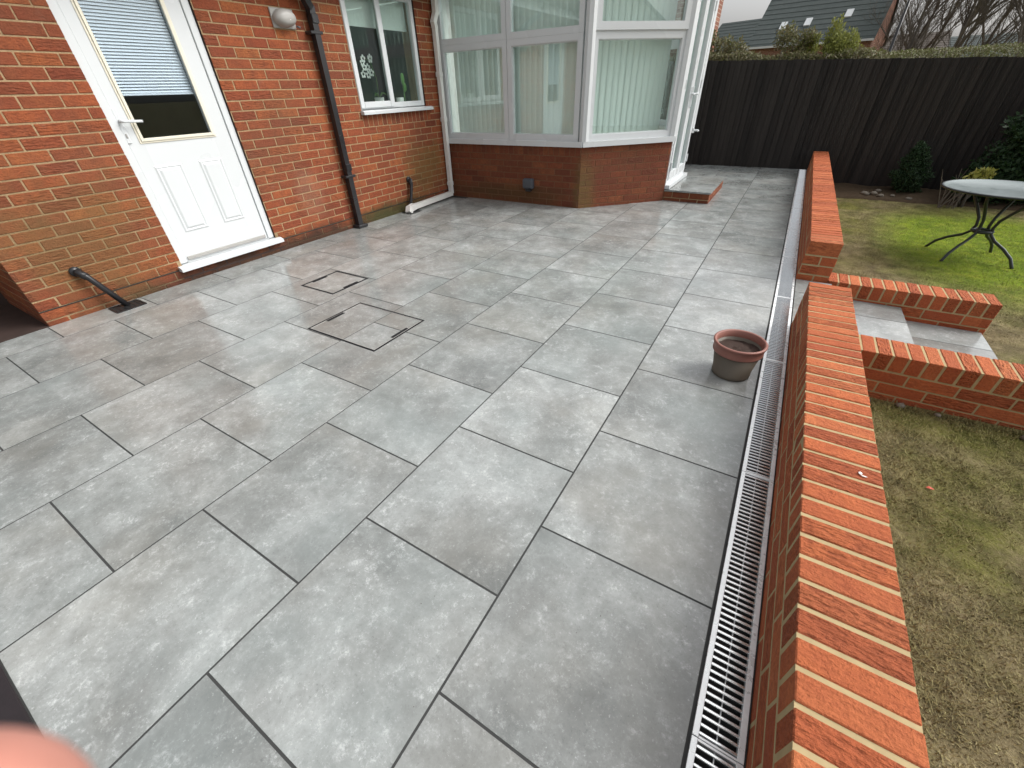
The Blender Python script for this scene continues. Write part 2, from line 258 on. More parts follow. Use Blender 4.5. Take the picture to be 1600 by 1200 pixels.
# ------------------------------------------------------------------ helpers
def link(o): COL.objects.link(o); return o
def tag(o, label=None, cat=None, group=None, kind=None):
    for k, v in (('label', label), ('category', cat), ('group', group), ('kind', kind)):
        if v: o[k] = v
    return o
def thing(name, label, cat, loc=(0, 0, 0), group=None):
    o = bpy.data.objects.new(name, None); link(o); o.location = loc; o.empty_display_size = 0.1
    return tag(o, label, cat, group)
class MB:
    def __init__(s): s.v = []; s.f = []
    def add(s, vs, fs):
        k = len(s.v); s.v += [tuple(v) for v in vs]; s.f += [tuple(i+k for i in f) for f in fs]; return s
    def box(s, x0, x1, y0, y1, z0, z1, ch=0.0, M=None):
        if ch <= 0:
            vs = [(x, y, z) for z in (z0, z1) for y in (y0, y1) for x in (x0, x1)]
            fs = [(0, 2, 3, 1), (4, 5, 7, 6), (0, 1, 5, 4), (2, 6, 7, 3), (0, 4, 6, 2), (1, 3, 7, 5)]
        else:
            bm = bmesh.new(); bmesh.ops.create_cube(bm, size=1)
            for v in bm.verts: v.co = Vector(((x0+x1)/2+v.co.x*(x1-x0), (y0+y1)/2+v.co.y*(y1-y0), (z0+z1)/2+v.co.z*(z1-z0)))
            bmesh.ops.bevel(bm, geom=bm.edges[:], offset=ch, segments=1, affect='EDGES')
            bm.verts.index_update(); vs = [tuple(v.co) for v in bm.verts]; fs = [tuple(v.index for v in f.verts) for f in bm.faces]; bm.free()
        if M is not None: vs = [tuple(M @ Vector(v)) for v in vs]
        return s.add(vs, fs)
    def tube(s, pts, r, n=10, cap=True):
        pts = [Vector(p) for p in pts]; rs = r if isinstance(r, (list, tuple)) else [r]*len(pts)
        k = len(s.v); prev = None
        for i, p in enumerate(pts):
            t = ((pts[min(i+1, len(pts)-1)]-pts[i]).normalized() + (pts[i]-pts[max(i-1, 0)]).normalized()).normalized()
            if prev is None: a = t.orthogonal().normalized()
            else: a = (prev - t*prev.dot(t)).normalized()
            prev = a; b = t.cross(a)
            for j in range(n):
                an = 2*math.pi*j/n; s.v.append(tuple(p+(a*math.cos(an)+b*math.sin(an))*rs[i]))
        for i in range(len(pts)-1):
            for j in range(n):
                q = k+i*n; s.f.append((q+j, q+(j+1) % n, q+n+(j+1) % n, q+n+j))
        if cap:
            s.f.append(tuple(k+j for j in reversed(range(n)))); e = k+(len(pts)-1)*n; s.f.append(tuple(e+j for j in range(n)))
        return s
    def sqtube(s, pts, w, d=None):                                     # square pipe along a polyline
        d = d or w; pts = [Vector(p) for p in pts]
        for a, b in zip(pts[:-1], pts[1:]):
            t = (b-a).normalized(); x = Vector((1, 0, 0)); x = (x-t*x.dot(t)).normalized(); y = t.cross(x); e = t*w*0.3
            vs = [p+x*sx*d/2+y*sy*w/2 for p in (a-e, b+e) for sx, sy in ((-1, -1), (1, -1), (1, 1), (-1, 1))]
            s.add(vs, [(3, 2, 1, 0), (4, 5, 6, 7), (0, 1, 5, 4), (1, 2, 6, 5), (2, 3, 7, 6), (3, 0, 4, 7)])
        return s
    def lathe(s, prof, c=(0, 0, 0), n=40):
        k = len(s.v); m = len(prof)
        for j in range(n):
            a = 2*math.pi*j/n
            for r, z in prof: s.v.append((c[0]+r*math.cos(a), c[1]+r*math.sin(a), c[2]+z))
        for j in range(n):
            for i in range(m-1): s.f.append((k+j*m+i, k+((j+1) % n)*m+i, k+((j+1) % n)*m+i+1, k+j*m+i+1))
        return s
    def blob(s, c, r, nz=0.0, seg=10, rings=7, seed=0):
        bm = bmesh.new(); bmesh.ops.create_uvsphere(bm, u_segments=seg, v_segments=rings, radius=1); rr = random.Random(seed)
        for v in bm.verts:
            q = 1+rr.uniform(-nz, nz); v.co = Vector((c[0]+v.co.x*r[0]*q, c[1]+v.co.y*r[1]*q, c[2]+v.co.z*r[2]*q))
        bm.verts.index_update(); s.add([tuple(v.co) for v in bm.verts], [tuple(v.index for v in f.verts) for f in bm.faces]); bm.free(); return s
    def mesh(s, name, mat, smooth=False, off=(0, 0, 0)):
        me = bpy.data.meshes.new(name); o = Vector(off)
        me.from_pydata([tuple(Vector(v)-o) for v in s.v], [], s.f); me.update()
        me.materials.append(mat)
        if smooth: me.polygons.foreach_set('use_smooth', [True]*len(me.polygons))
        return me
    def build(s, name, mat, parent=None, smooth=False, off=None):
        """world-coordinate verts; parents are unrotated and a part sits at its thing's origin"""
        if off is None: off = root_loc(parent) if parent else (0, 0, 0)
        o = link(bpy.data.objects.new(name, s.mesh(name, mat, smooth, off)))
        if parent: o.parent = parent
        return o
def root_loc(p):
    l = Vector((0, 0, 0))
    while p is not None: l += p.location; p = p.parent
    return l
def solo(name, mb, mat, label, cat, base=None, smooth=False, group=None):
    off = base or (0, 0, 0); o = link(bpy.data.objects.new(name, mb.mesh(name, mat, smooth, off))); o.location = off
    return tag(o, label, cat, group)
CACHE = {}
def piece(name, size, mat, parent, pos, rot=0.0, ch=0.003, tilt=(0, 0)):
    key = (name, tuple(round(v, 3) for v in size), mat.name)
    if key not in CACHE:
        a, b, c = (v/2 for v in key[1]); CACHE[key] = MB().box(-a, a, -b, b, -c, c, ch).mesh(name, mat)
    o = link(bpy.data.objects.new(name, CACHE[key])); o.parent = parent
    o.location = Vector(pos)-root_loc(parent); o.rotation_euler = (tilt[0], tilt[1], rot); return o
def proj(p):
    d = Vector(p)-CAM; z = d.dot(F_)
    if z < 0.05: return None
    return (800+FPX*d.dot(R_)/z, 600-FPX*d.dot(U_)/z, z)

# ------------------------------------------------------------------ ground
def grid_sheet(name, xs, ys, zf, mat):
    mb = MB(); nx, ny = len(xs), len(ys)
    mb.v = [(x, y, zf(x, y)) for y in ys for x in xs]
    mb.f = [(j*nx+i, j*nx+i+1, (j+1)*nx+i+1, (j+1)*nx+i) for j in range(ny-1) for i in range(nx-1)]
    return mb.build(name, mat, smooth=True)
from mathutils import noise as mn
def lawn_z(x, y):
    b = -0.275 if y < 2.7 else -0.25
    return b + 0.018*mn.noise((x*1.1, y*1.1, 3)) + 0.009*mn.noise((x*6, y*6, 9)) + (0.004*mn.noise((x*22, y*22, 1)))
xs = list(np.arange(0.3, 4.2, 0.035)); ys = list(np.arange(-1.5, 9.5, 0.05))
tag(grid_sheet('lawn', xs, ys, lawn_z, M_LAWN), kind='structure', label='mossy lawn with bare muddy patches beside the new walls')
gmb = MB().add([(-900, -900, -0.36), (900, -900, -0.36), (900, 900, -0.36), (-900, 900, -0.36)], [(0, 1, 2, 3)])
tag(gmb.build('ground', M_LAWN), kind='structure')

# ------------------------------------------------------------------ patio: bed and one object for each slab
W, L, HX = 0.605, 0.6001, -4.55
patio = tag(MB().box(HX-0.9, -0.0015, -1.22, 9.425, -0.35, -0.0009).build('patio', M_GROUT), kind='structure', label='patio of grey porcelain slabs in half bond')
J = 0.0074
def slab(x0, x1, y0, y1, z=0.0, parent=patio, th=0.02):
    piece('paving_slab', (x1-x0, y1-y0, th), M_TILE, parent, ((x0+x1)/2, (y0+y1)/2, z-th/2+random.uniform(-0.0002, 0.0002)), 0, 0.0003)
for c in range(8):
    x1 = -c*W-(J/2 if c else 0.007); x0 = -(c+1)*W+J/2 if c < 7 else HX+0.001
    off = 0.0 if c % 2 == 0 else 0.5
    for j in range(-3, 17):
        a, b = max(-1.2, (j+off)*L), min(9.425, (j+1+off)*L)
        if b-a < 0.05: continue
        if c == 7 and b > 5.2: continue
        cx, cy = (x0+x1)/2, (a+b)/2
        if a > 5.35 and x1 < -2.6 and a < 8.2: continue                # under the conservatory floor
        slab(x0, x1, a+J/2, b-J/2)
# recess floor left of the house corner, shade put into its dark colour
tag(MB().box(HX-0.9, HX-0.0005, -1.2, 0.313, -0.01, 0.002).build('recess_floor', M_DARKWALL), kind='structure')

# ------------------------------------------------------------------ drainage channel with gratings
ch = thing('drain_channel', 'dark sunken drainage channel running along the foot of the garden wall', 'drain', (0.06, 4, -0.1))
MB().box(-0.001, 0.0028, -1.2, 9.42, -0.12, -0.002).build('channel_edge', M_GROUT, ch); MB().box(0.1222, 0.1255, -1.2, 9.42, -0.12, -0.002).build('channel_edge', M_GROUT, ch)
mb = MB().box(0.0025, 0.1225, -1.2, 9.42, -0.12, -0.1)
mb.build('channel_body', M_CHANNEL, ch)
bar_me = None; P_ = 0.0198; nind = 0
gr_labels = {}
for g in range(-1, 10):
    y0 = 0.255+g*1.0; y1 = min(y0+0.998, 9.415)
    if y0 < -1.2: y0 = -1.2
    lab = {-1: 'galvanised slotted drain grating at the dark patch end of the channel', 0: 'galvanised slotted drain grating between the dark patch end and the terracotta pot',
           1: 'galvanised slotted drain grating running right beside the terracotta pot', 2: 'galvanised slotted drain grating between the terracotta pot and the steps opening',
           3: 'galvanised slotted drain grating at the steps opening in the brick wall', 6: 'galvanised slotted drain grating level with the brick edged door step',
           9: 'short galvanised drain grating touching the dark board fence'}.get(g, 'galvanised slotted drain grating beside the wall that runs up to the fence')
    t = thing('drain_grating', lab, 'drain grating', (0.0625, y0, 0), 'galvanised drain gratings')
    fr = MB().box(0.0035, 0.0185, y0, y1, -0.02, 0.0005, 0.0008).box(0.1065, 0.1215, y0, y1, -0.02, 0.0005, 0.0008)
    fr.box(0.019, 0.106, y0, y0+0.005, -0.02, -0.0012).box(0.019, 0.106, y1-0.005, y1, -0.02, -0.0012)
    fr.build('frame', M_GALV, t)
    n = int((y1-y0-0.02)/P_)+1; rest = MB()
    for i in range(n):
        yc = y0+0.0125+i*P_
        prof = [(-0.0042, -0.012), (-0.004, -0.003), (-0.0024, -0.0003), (-0.0007, -0.0026), (0.0007, -0.0026), (0.0024, -0.0003), (0.004, -0.003), (0.0042, -0.012)]
        vs = [(x, y, z) for x in (-0.0435, 0.0435) for y, z in prof]; k = len(prof)
        fs = [(i2, i2+1, k+i2+1, k+i2) for i2 in range(k-1)]
        if 0 <= g <= 4:
            if bar_me is None: bar_me = MB().add(vs, fs).mesh('grating_bar', M_BAR)
            o = link(bpy.data.objects.new('grating_bar', bar_me)); o.parent = t; o.location = (0, yc-y0, 0); nind += 1
        else: rest.add([(0.0625+x, yc+y, z) for x, y, z in vs], fs)
    if rest.v: tag(rest.build('grating_bar', M_BAR, t), kind='stuff')
    MB().box(0.06, 0.0625, y0+0.005, y1-0.005, -0.02, -0.013).build('centre_rib', M_GALV, t)

# ------------------------------------------------------------------ brick laying
def jit(a=0.0012): return random.uniform(-a, a)
def lay(parent, p0, u, n, length, rows, mat, depth=0.1, proud=0.004, pitch=0.225, blen=0.215, holes=(), collect=None, name='brick'):
    """rows: (z0, z1, phase). p0 start of the face, u along, n outwards. holes: (s0, s1, z0, z1) in face coordinates"""
    u = Vector(u).normalized(); n = Vector(n).normalized(); rz = math.atan2(u.y, u.x); gap = pitch-blen
    for (z0, z1, ph) in rows:
        edges = []; s = -(ph % pitch)
        while s < length:
            a, b = max(0.0, s+gap/2), min(length, s+pitch-gap/2)
            if s+gap/2 < 0 and b < 0.02: s += pitch; continue
            edges.append((a, b)); s += pitch
        for a, b in edges:
            segs = [(a, b)]
            for (h0, h1, hz0, hz1) in holes:
                if z1 <= hz0+0.02 or z0 >= hz1-0.02: continue
                new = []
                for (q, r) in segs:
                    if r <= h0 or q >= h1: new.append((q, r)); continue
                    if q < h0-0.02: new.append((q, h0))
                    if r > h1+0.02: new.append((h1, r))
                segs = new
            for q, r in segs:
                if r-q < 0.02: continue
                c = Vector(p0)+u*((q+r)/2)+n*(proud-depth/2+jit(0.0003)); c.z = (z0+z1)/2+jit(0.0008)
                size = (round(r-q, 2) if abs(r-q-blen) > 0.004 else blen, depth, z1-z0)
                if collect is None: piece(name, size, mat, parent, c, rz+jit(0.003), 0.002, (0, jit(0.003)))
                else: collect.append((c, size, rz, z0, z1, name))

def coping(parent, x0, x1, y0, y1, ztop, along, mat):
    s, e = (y0, y1) if along == 'y' else (x0, x1); p = 0.075; n = max(1, round((e-s+0.01)/p)); p = (e-s+0.012)/n
    for i in range(n):
        c = s+i*p+(p-0.012)/2
        if along == 'y': pos, size = ((x0+x1)/2+jit(0.0008), c, ztop-0.05125+jit()), (x1-x0, p-0.012, 0.1025)
        else: pos, size = (c, (y0+y1)/2+jit(0.0008), ztop-0.05125+jit()), (y1-y0, p-0.012, 0.1025)
        piece('coping_brick', size, mat, parent, pos, jit(0.004)+(0 if along == 'y' else math.pi/2), 0.003, (jit(0.006), jit(0.008)))

def garden_wall(label, x0, x1, y0, y1, ztop, zbot, along, skip=()):
    t = thing('garden_wall', label, 'wall', ((x0+x1)/2, (y0+y1)/2, zbot))
    i = 0.0008 if along == 'y' else 0.0026
    core = MB().box(x0+i, x1-i, y0+i, y1-i, zbot, ztop-0.004).build('mortar_core', M_MORTAR, t)
    coping(t, x0, x1, y0, y1, ztop, along, M_WBRICK)
    rows = []; z = ztop-0.1125; k = 0
    while z-0.065 > zbot-0.07:
        rows.append((z-0.065, z, 0.1125*(k % 2)+0.04)); z -= 0.075; k += 1
    faces = {'w': ((x0, y1, 0), (0, -1, 0), (-1, 0, 0), y1-y0), 'e': ((x1, y0, 0), (0, 1, 0), (1, 0, 0), y1-y0),
             's': ((x0, y0, 0), (1, 0, 0), (0, -1, 0), x1-x0), 'n': ((x1, y1, 0), (-1, 0, 0), (0, 1, 0), x1-x0)}
    for f, (p, u, n, ln) in faces.items():
        if f in skip: continue
        rr = rows
        if f == 'w' and x0 < 0.2: rr = [r for r in rows if r[1] > 0]
        if ln < 0.3:
            lay(t, p, u, n, ln, [(a, b, 0.0 if q % 2 else 0.1125) for q, (a, b, _) in enumerate(rr)], M_WBRICK, 0.05, 0.0)
        else:
            lay(t, p, u, n, ln, rr, M_WBRICK, 0.095, 0.0)
    return t
ZT = 0.30
garden_wall('low orange brick garden wall with brick coping beside the terracotta pot', 0.127, 0.342, -1.2, 2.78, ZT, -0.3, 'y', ('s',))
garden_wall('low orange brick garden wall with brick coping running up to the dark fence', 0.127, 0.342, 3.71, 9.32, ZT, -0.3, 'y', ('n',))
garden_wall('knee-high brick side wall of the garden steps, above the muddy patch', 0.346, 2.6, 2.585, 2.80, 0.02, -0.31, 'x', ('w',))
garden_wall('short brick side wall of the garden steps, ending towards the green lawn', 0.346, 1.35, 3.695, 3.91, 0.02, -0.31, 'x', ('w',))
# steps in the opening
st = thing('garden_steps', 'grey porcelain slab steps going down to the lawn between two brick side walls', 'steps', (0.8, 3.25, -0.3))
MB().box(0.127, 0.362, 2.79, 3.70, -0.3, -0.021).box(0.362, 0.835, 2.805, 3.69, -0.3, -0.121).box(0.835, 1.325, 2.805, 3.69, -0.3, -0.211).box(1.325, 2.3, 2.805, 3.69, -0.33, -0.285).build('step_base', M_WBRICK, st)
for (x0, x1, z) in ((0.129, 0.372, 0.0), (0.374, 0.845, -0.1), (0.847, 1.335, -0.19), (1.338, 1.93, -0.262), (1.936, 2.35, -0.262)):
    for (a, b) in ((2.807, 3.4), (3.406, 3.688)): slab(x0, x1, a, b, z, st)

# ------------------------------------------------------------------ house
house = thing('brick_house', 'red brick house with white panelled door, kitchen window and olive damp stains', 'house', (HX, 2.75, 0))
HY0, HY1, HZ = 0.31, 8.3, 2.6
DO = (1.30, 2.212, 0.10, 2.2); WO = (3.71, 4.835, 1.13, 2.25)      # openings: y0, y1, z0, z1
wmb = MB(); D = 0.25
def slab_yz(y0, y1, z0, z1): wmb.box(HX-D, HX-0.004, y0, y1, z0, z1)
slab_yz(HY0+0.004, DO[0], -0.3, HZ); slab_yz(DO[0], DO[1], -0.3, DO[2]); slab_yz(DO[0], DO[1], DO[3], HZ); slab_yz(DO[1]+0.003, WO[0], -0.3, HZ)
slab_yz(WO[0], WO[1], -0.3, WO[2]); slab_yz(WO[0], WO[1], WO[3], HZ); slab_yz(WO[1]+0.003, HY1, -0.3, HZ)
wmb.box(HX-0.9, HX-D, HY0+0.004, HY0+0.25, -0.3, HZ)                # return at the corner
wall = wmb.build('wall', M_HMORTAR, house)
cand = []
rows = [(0.035+0.075*k+0.005, 0.035+0.075*(k+1)-0.005, (1.107 if k % 2 else 1.2185)) for k in range(-1, 30)]
PB = 0.2225
def rows_for(y0, r): return [(a, b, (y0-ph) % PB) for a, b, ph in r]
hol = [(DO[0]-HY0, DO[1]-HY0, DO[2], DO[3]), (WO[0]-0.005-HY0, WO[1]+0.004-HY0, 1.1, WO[3]), (WO[0]-0.005-HY0, WO[1]+0.07-HY0, 1.03, 1.12), (1.27-HY0, 2.25-HY0, 0.095, 0.15)]
lay(wall, (HX, HY0, 0), (0, 1, 0), (1, 0, 0), 5.19-HY0, rows_for(HY0, rows), M_BRICK, 0.06, 0.0, PB, PB-0.01, hol, cand)
def vis(c):
    q = proj(c)
    if q is None or not (-30 < q[0] < 1630 and -20 < q[1] < 1220): return 0
    n = (CAM-Vector(c)); return (n.x/n.length)/(n.length**2)
cand.sort(key=lambda t: -vis(t[0]))
for c, size, rz, z0, z1, nm in cand[:300]: piece('brick', size, M_BRICK, wall, c, rz+jit(0.004), 0.003)
rb = MB()
for c, size, rz, z0, z1, nm in cand[300:]:
    rb.box(c.x-size[1]/2, c.x+size[1]/2, c.y-size[0]/2, c.y+size[0]/2, z0, z1, 0.003)
tag(rb.build('brick', M_BRICK, wall), kind='stuff')
lay(wall, (HX-0.9, HY0, 0), (1, 0, 0), (0, -1, 0), 0.9, rows_for(0, rows[:14]), M_BRICK, 0.06, 0.0, PB, PB-0.01)
for i in range(16): piece('sill_brick', (0.06, 0.065, 0.114), M_BRICK, wall, (HX-0.03+jit(), 3.71+0.0375+i*0.075, 1.0705), 0, 0.003)
MB().box(HX-0.2, HX+0.002, HY0+0.002, DO[0]-0.03, 0.106, 0.112).box(HX-0.2, HX+0.002, 2.26, 5.15, 0.106, 0.112).build('damp_course', M_BLACK, house)
MB().box(HX-0.2, HX-0.001, 1.27, 2.27, -0.003, 0.098).build('plinth', M_DARKWALL, house)
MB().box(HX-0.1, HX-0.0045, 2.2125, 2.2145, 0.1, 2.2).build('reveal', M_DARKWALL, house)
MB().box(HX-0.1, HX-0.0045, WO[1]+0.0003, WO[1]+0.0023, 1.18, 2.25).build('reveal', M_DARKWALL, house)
# back of the recess, shade in its colour; unseen overhang added to darken it
MB().box(HX-0.95, HX-0.9, -1.3, HY0+0.2, -0.3, HZ).box(HX-0.9, HX-0.02, -1.3, HY0-0.002, 2.25, HZ).build('recess_shade_wall', M_DARKWALL, house)
# roof slopes back from a gutter above the frame
e = 0.32
rf = MB().add([(HX+e, -1.3, 2.55), (HX+e, 8.4, 2.55), (HX-4, 8.4, 5.0), (HX-4, -1.3, 5.0), (HX+e, -1.3, 2.45), (HX+e, 8.4, 2.45), (HX-4, 8.4, 4.9), (HX-4, -1.3, 4.9)],
              [(0, 1, 2, 3), (7, 6, 5, 4), (0, 4, 5, 1), (1, 5, 6, 2), (2, 6, 7, 3), (3, 7, 4, 0)]).build('roof', M_ROOFB, house)
MB().box(HX-0.0, HX+e-0.02, -1.3, 5.0, 2.43, 2.449).box(HX+e-0.02, HX+e-0.003, -1.3, 5.0, 2.3, 2.449).build('soffit', M_WHITE, house)
gp = [(math.cos(a)*0.055, math.sin(a)*0.055) for a in np.linspace(math.pi, 2*math.pi, 9)]
gm = MB(); gm.v = [(HX+e+0.056+a, y, 2.44+b) for y in (-1.3, 5.0) for a, b in gp]; gm.f = [(i, i+1, 10+i, 9+i) for i in range(8)]
gm.build('gutter', M_BLACK, house)
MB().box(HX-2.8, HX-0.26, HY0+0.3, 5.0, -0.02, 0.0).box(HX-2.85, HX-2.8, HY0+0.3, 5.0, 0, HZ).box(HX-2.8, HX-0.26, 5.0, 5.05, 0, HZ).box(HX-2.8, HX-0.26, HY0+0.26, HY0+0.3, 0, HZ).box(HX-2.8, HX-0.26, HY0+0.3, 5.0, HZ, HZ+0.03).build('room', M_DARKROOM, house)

# door
FX = HX-0.02                                                         # face of the frame
dm = MB()
dm.box(FX-0.05, FX-0.012, 1.366, 1.47, 0.155, 2.12).box(FX-0.05, FX-0.012, 2.005, 2.146, 0.155, 2.12).box(FX-0.05, FX-0.012, 1.47, 2.005, 0.155, 1.095).box(FX-0.05, FX-0.012, 1.47, 2.005, 2.0, 2.12)
door = dm.build('door', M_WHITE, house)
MB().box(FX-0.07, FX, 1.302, 1.362, 0.15, 2.195, 0.004).box(FX-0.07, FX, 2.15, 2.21, 0.15, 2.195, 0.004).box(FX-0.07, FX, 1.362, 2.15, 2.124, 2.195, 0.004).box(FX-0.07, FX-0.002, 1.362, 2.15, 0.146, 0.152).build('frame', M_WHITE, door)
sl = MB(); sl.v = [(x, y, z) for y in (1.262, 2.258) for x, z in ((HX-0.1, 0.147), (HX+0.02, 0.14), (HX+0.055, 0.128), (HX+0.055, 0.1), (HX-0.1, 0.1))]
sl.f = [(0, 1, 2, 3, 4), (9, 8, 7, 6, 5)]+[(i, 5+i, 5+(i+1) % 5, (i+1) % 5) for i in range(5)]; sl.build('door_sill', M_WHITE, door)
MB().box(FX-0.011, FX-0.001, 1.375, 2.13, 0.165, 0.195, 0.003).build('weather_bar', M_LIGHTG, door)
tr = MB(); a0, a1, b0, b1 = 1.442, 2.032, 1.062, 2.033
for (w0, h) in ((0.0, 0.006), (0.014, 0.014)):
    q = w0; k = 0.014 if w0 == 0 else 0.02
    tr.box(FX-0.0118, FX-0.012+h, a0+q, a0+q+k, b0+q, b1-q, 0.002).box(FX-0.0118, FX-0.012+h, a1-q-k, a1-q, b0+q, b1-q, 0.002).box(FX-0.0118, FX-0.012+h, a0+q+k, a1-q-k, b0+q, b0+q+k, 0.002).box(FX-0.0118, FX-0.012+h, a0+q+k, a1-q-k, b1-q-k, b1-q, 0.002)
tr.build('glazing_trim', M_CREAM, door)
MB().box(FX-0.03, FX-0.026, 1.471, 2.004, 1.096, 1.999).build('pane', M_GLASSD, door)
for (p0, p1) in ((1.457, 1.665), (1.802, 2.003)):
    pm = MB(); z0, z1 = 0.385, 0.905; x = FX-0.0115
    for q, xx in ((0.0, x), (0.012, x+0.006), (0.024, x-0.001+0.003), (0.04, x+0.009)): pm.v += [(xx, p0+q, z0+q), (xx, p1-q, z0+q), (xx, p1-q, z1-q), (xx, p0+q, z1-q)]
    for k in range(3): pm.f += [(4*k+i, 4*k+(i+1) % 4, 4*k+4+(i+1) % 4, 4*k+4+i) for i in range(4)]
    pm.f.append((12, 13, 14, 15)); pm.build('panel', M_WHITE, door)
nsl = 32
for i in range(nsl):
    z = 1.385+i*(1.995-1.385)/nsl
    b = MB().add([(FX-0.052, 1.475, z+0.0155), (FX-0.041, 1.475, z), (FX-0.041, 2.0, z), (FX-0.052, 2.0, z+0.0155), (FX-0.0525, 1.475, z+0.015), (FX-0.0415, 1.475, z-0.001), (FX-0.0415, 2.0, z-0.001), (FX-0.0525, 2.0, z+0.015)],
                 [(0, 1, 2, 3), (7, 6, 5, 4), (1, 5, 6, 2), (0, 3, 7, 4)]); b.build('blind_slat', M_VENET, door)
MB().box(FX-0.052, FX-0.04, 1.475, 2.0, 1.368, 1.382, 0.002).build('blind_rail', M_VENET, door)
hx = FX-0.012
MB().box(hx, hx+0.009, 1.36, 1.392, 1.07, 1.30, 0.004).build('handle_plate', M_WHITE, door)
MB().tube([(hx+0.005, 1.377, 1.215), (hx+0.045, 1.377, 1.215), (hx+0.052, 1.39, 1.214), (hx+0.052, 1.45, 1.212), (hx+0.048, 1.51, 1.209)], [0.011, 0.011, 0.011, 0.0095, 0.009], 10).build('handle', M_WHITE, door, True)
MB().box(hx+0.009, hx+0.013, 1.370, 1.381, 1.105, 1.135, 0.003).build('key_cylinder', M_LIGHTG, door)

# kitchen window
win = MB()
wy0, wy1, wz0, wz1 = 3.712, 4.832, 1.18, 2.24; wx = HX-0.02; t = 0.055
win.box(wx-0.06, wx, wy0, wy0+t, wz0, wz1, 0.004).box(wx-0.06, wx, wy1-t, wy1, wz0, wz1, 0.004).box(wx-0.06, wx, wy0+t, wy1-t, wz0, wz0+t, 0.004).box(wx-0.06, wx, wy0+t, wy1-t, wz1-t, wz1, 0.004).box(wx-0.06, wx, 4.235, 4.29, wz0+t, wz1-t, 0.004)
window = win.build('window', M_WHITE, house)
s0, s1 = wy0+0.012, 4.262; sx = wx+0.016
MB().box(wx+0.0005, sx, s0, s0+0.06, wz0+0.012, wz1-0.012, 0.005).box(wx+0.0005, sx, s1-0.06, s1, wz0+0.012, wz1-0.012, 0.005).box(wx+0.0005, sx, s0+0.06, s1-0.06, wz0+0.012, wz0+0.072, 0.005).box(wx+0.0005, sx, s0+0.06, s1-0.06, wz1-0.072, wz1-0.012, 0.005).build('sash', M_WHITE, window)
MB().box(wx-0.03, wx-0.026, wy0+0.05, 4.24, wz0+0.05, wz1-0.05).build('pane', M_GLASS, window)
MB().box(wx-0.034, wx-0.03, 4.285, wy1-0.05, wz0+0.05, wz1-0.05).build('pane', M_GLASS, window)
sl = MB(); sl.v = [(x, y, z) for y in (3.695, 4.915) for x, z in ((HX-0.12, 1.179), (HX+0.03, 1.17), (HX+0.055, 1.16), (HX+0.055, 1.131), (HX-0.12, 1.131))]
sl.f = [(0, 1, 2, 3, 4), (9, 8, 7, 6, 5)]+[(i, 5+i, 5+(i+1) % 5, (i+1) % 5) for i in range(5)]; sl.build('window_sill', M_WHITE, window)
MB().box(wx-0.12, wx-0.117, wy0+0.03, wy1-0.03, 1.93, 2.2).build('roller_blind', M_BLIND, window)
MB().box(HX-0.5, HX-0.09, wy0-0.05, wy1+0.05, 1.14, 1.176).build('inner_sill', M_ROOM, window)

# orchid and pot behind the window
orc = thing('orchid', 'white flowering orchid behind the opening side of the kitchen window', 'plant', (HX-0.24, 4.13, 1.176))
ox, oy, oz = HX-0.24, 4.13, 1.176
MB().lathe([(0.0, 0.0), (0.05, 0.0), (0.06, 0.11), (0.054, 0.11), (0.05, 0.1), (0.0, 0.1)], (ox, oy+0.12, oz), 20).build('flower_pot', M_CERAMIC, orc, True)
MB().tube([(ox, oy+0.12, oz+0.1), (ox+0.01, oy+0.12, oz+0.3), (ox+0.02, oy+0.06, oz+0.45), (ox+0.03, oy-0.04, oz+0.5)], 0.004, 6).build('stem', M_STEM, orc, True)
lf = MB()
for k in range(5):
    a = k*1.3; lf.add([(ox, oy+0.12, oz+0.1), (ox+0.07*math.cos(a)-0.02*math.sin(a), oy+0.12+0.07*math.sin(a)+0.02*math.cos(a), oz+0.16), (ox+0.16*math.cos(a), oy+0.12+0.16*math.sin(a), oz+0.12), (ox+0.07*math.cos(a)+0.02*math.sin(a), oy+0.12+0.07*math.sin(a)-0.02*math.cos(a), oz+0.16)], [(0, 1, 2, 3)])
lf.build('leaf', M_STEM, orc)
for k in range(9):
    cx, cy, cz = ox+0.03+random.uniform(-0.02, 0.03), oy+0.07-0.022*k+random.uniform(-0.02, 0.02), oz+0.47+random.uniform(-0.12, 0.07)-0.006*k
    fl = MB()
    for j in range(5):
        a = j*2*math.pi/5+0.3; fl.blob((cx, cy+0.025*math.cos(a), cz+0.025*math.sin(a)), (0.005, 0.015, 0.015), 0, 8, 5)
    fl.build('bloom', M_PETAL, orc, True)
bam = thing('potted_stem', 'slim green stem in a small white pot behind the fixed kitchen pane', 'plant', (HX-0.2, 4.66, 1.176))
MB().lathe([(0, 0), (0.045, 0), (0.05, 0.1), (0.044, 0.1), (0.04, 0.09), (0, 0.09)], (HX-0.2, 4.57, 1.176), 20).build('flower_pot', M_CERAMIC, bam, True)
MB().tube([(HX-0.2, 4.66, 1.176), (HX-0.2, 4.67, 1.4), (HX-0.18, 4.65, 1.46)], 0.008, 7).blob((HX-0.19, 4.66, 1.47), (0.02, 0.03, 0.06), 0.1).blob((HX-0.2, 4.69, 1.38), (0.02, 0.03, 0.05), 0.1).build('stem', M_STEM, bam, True)

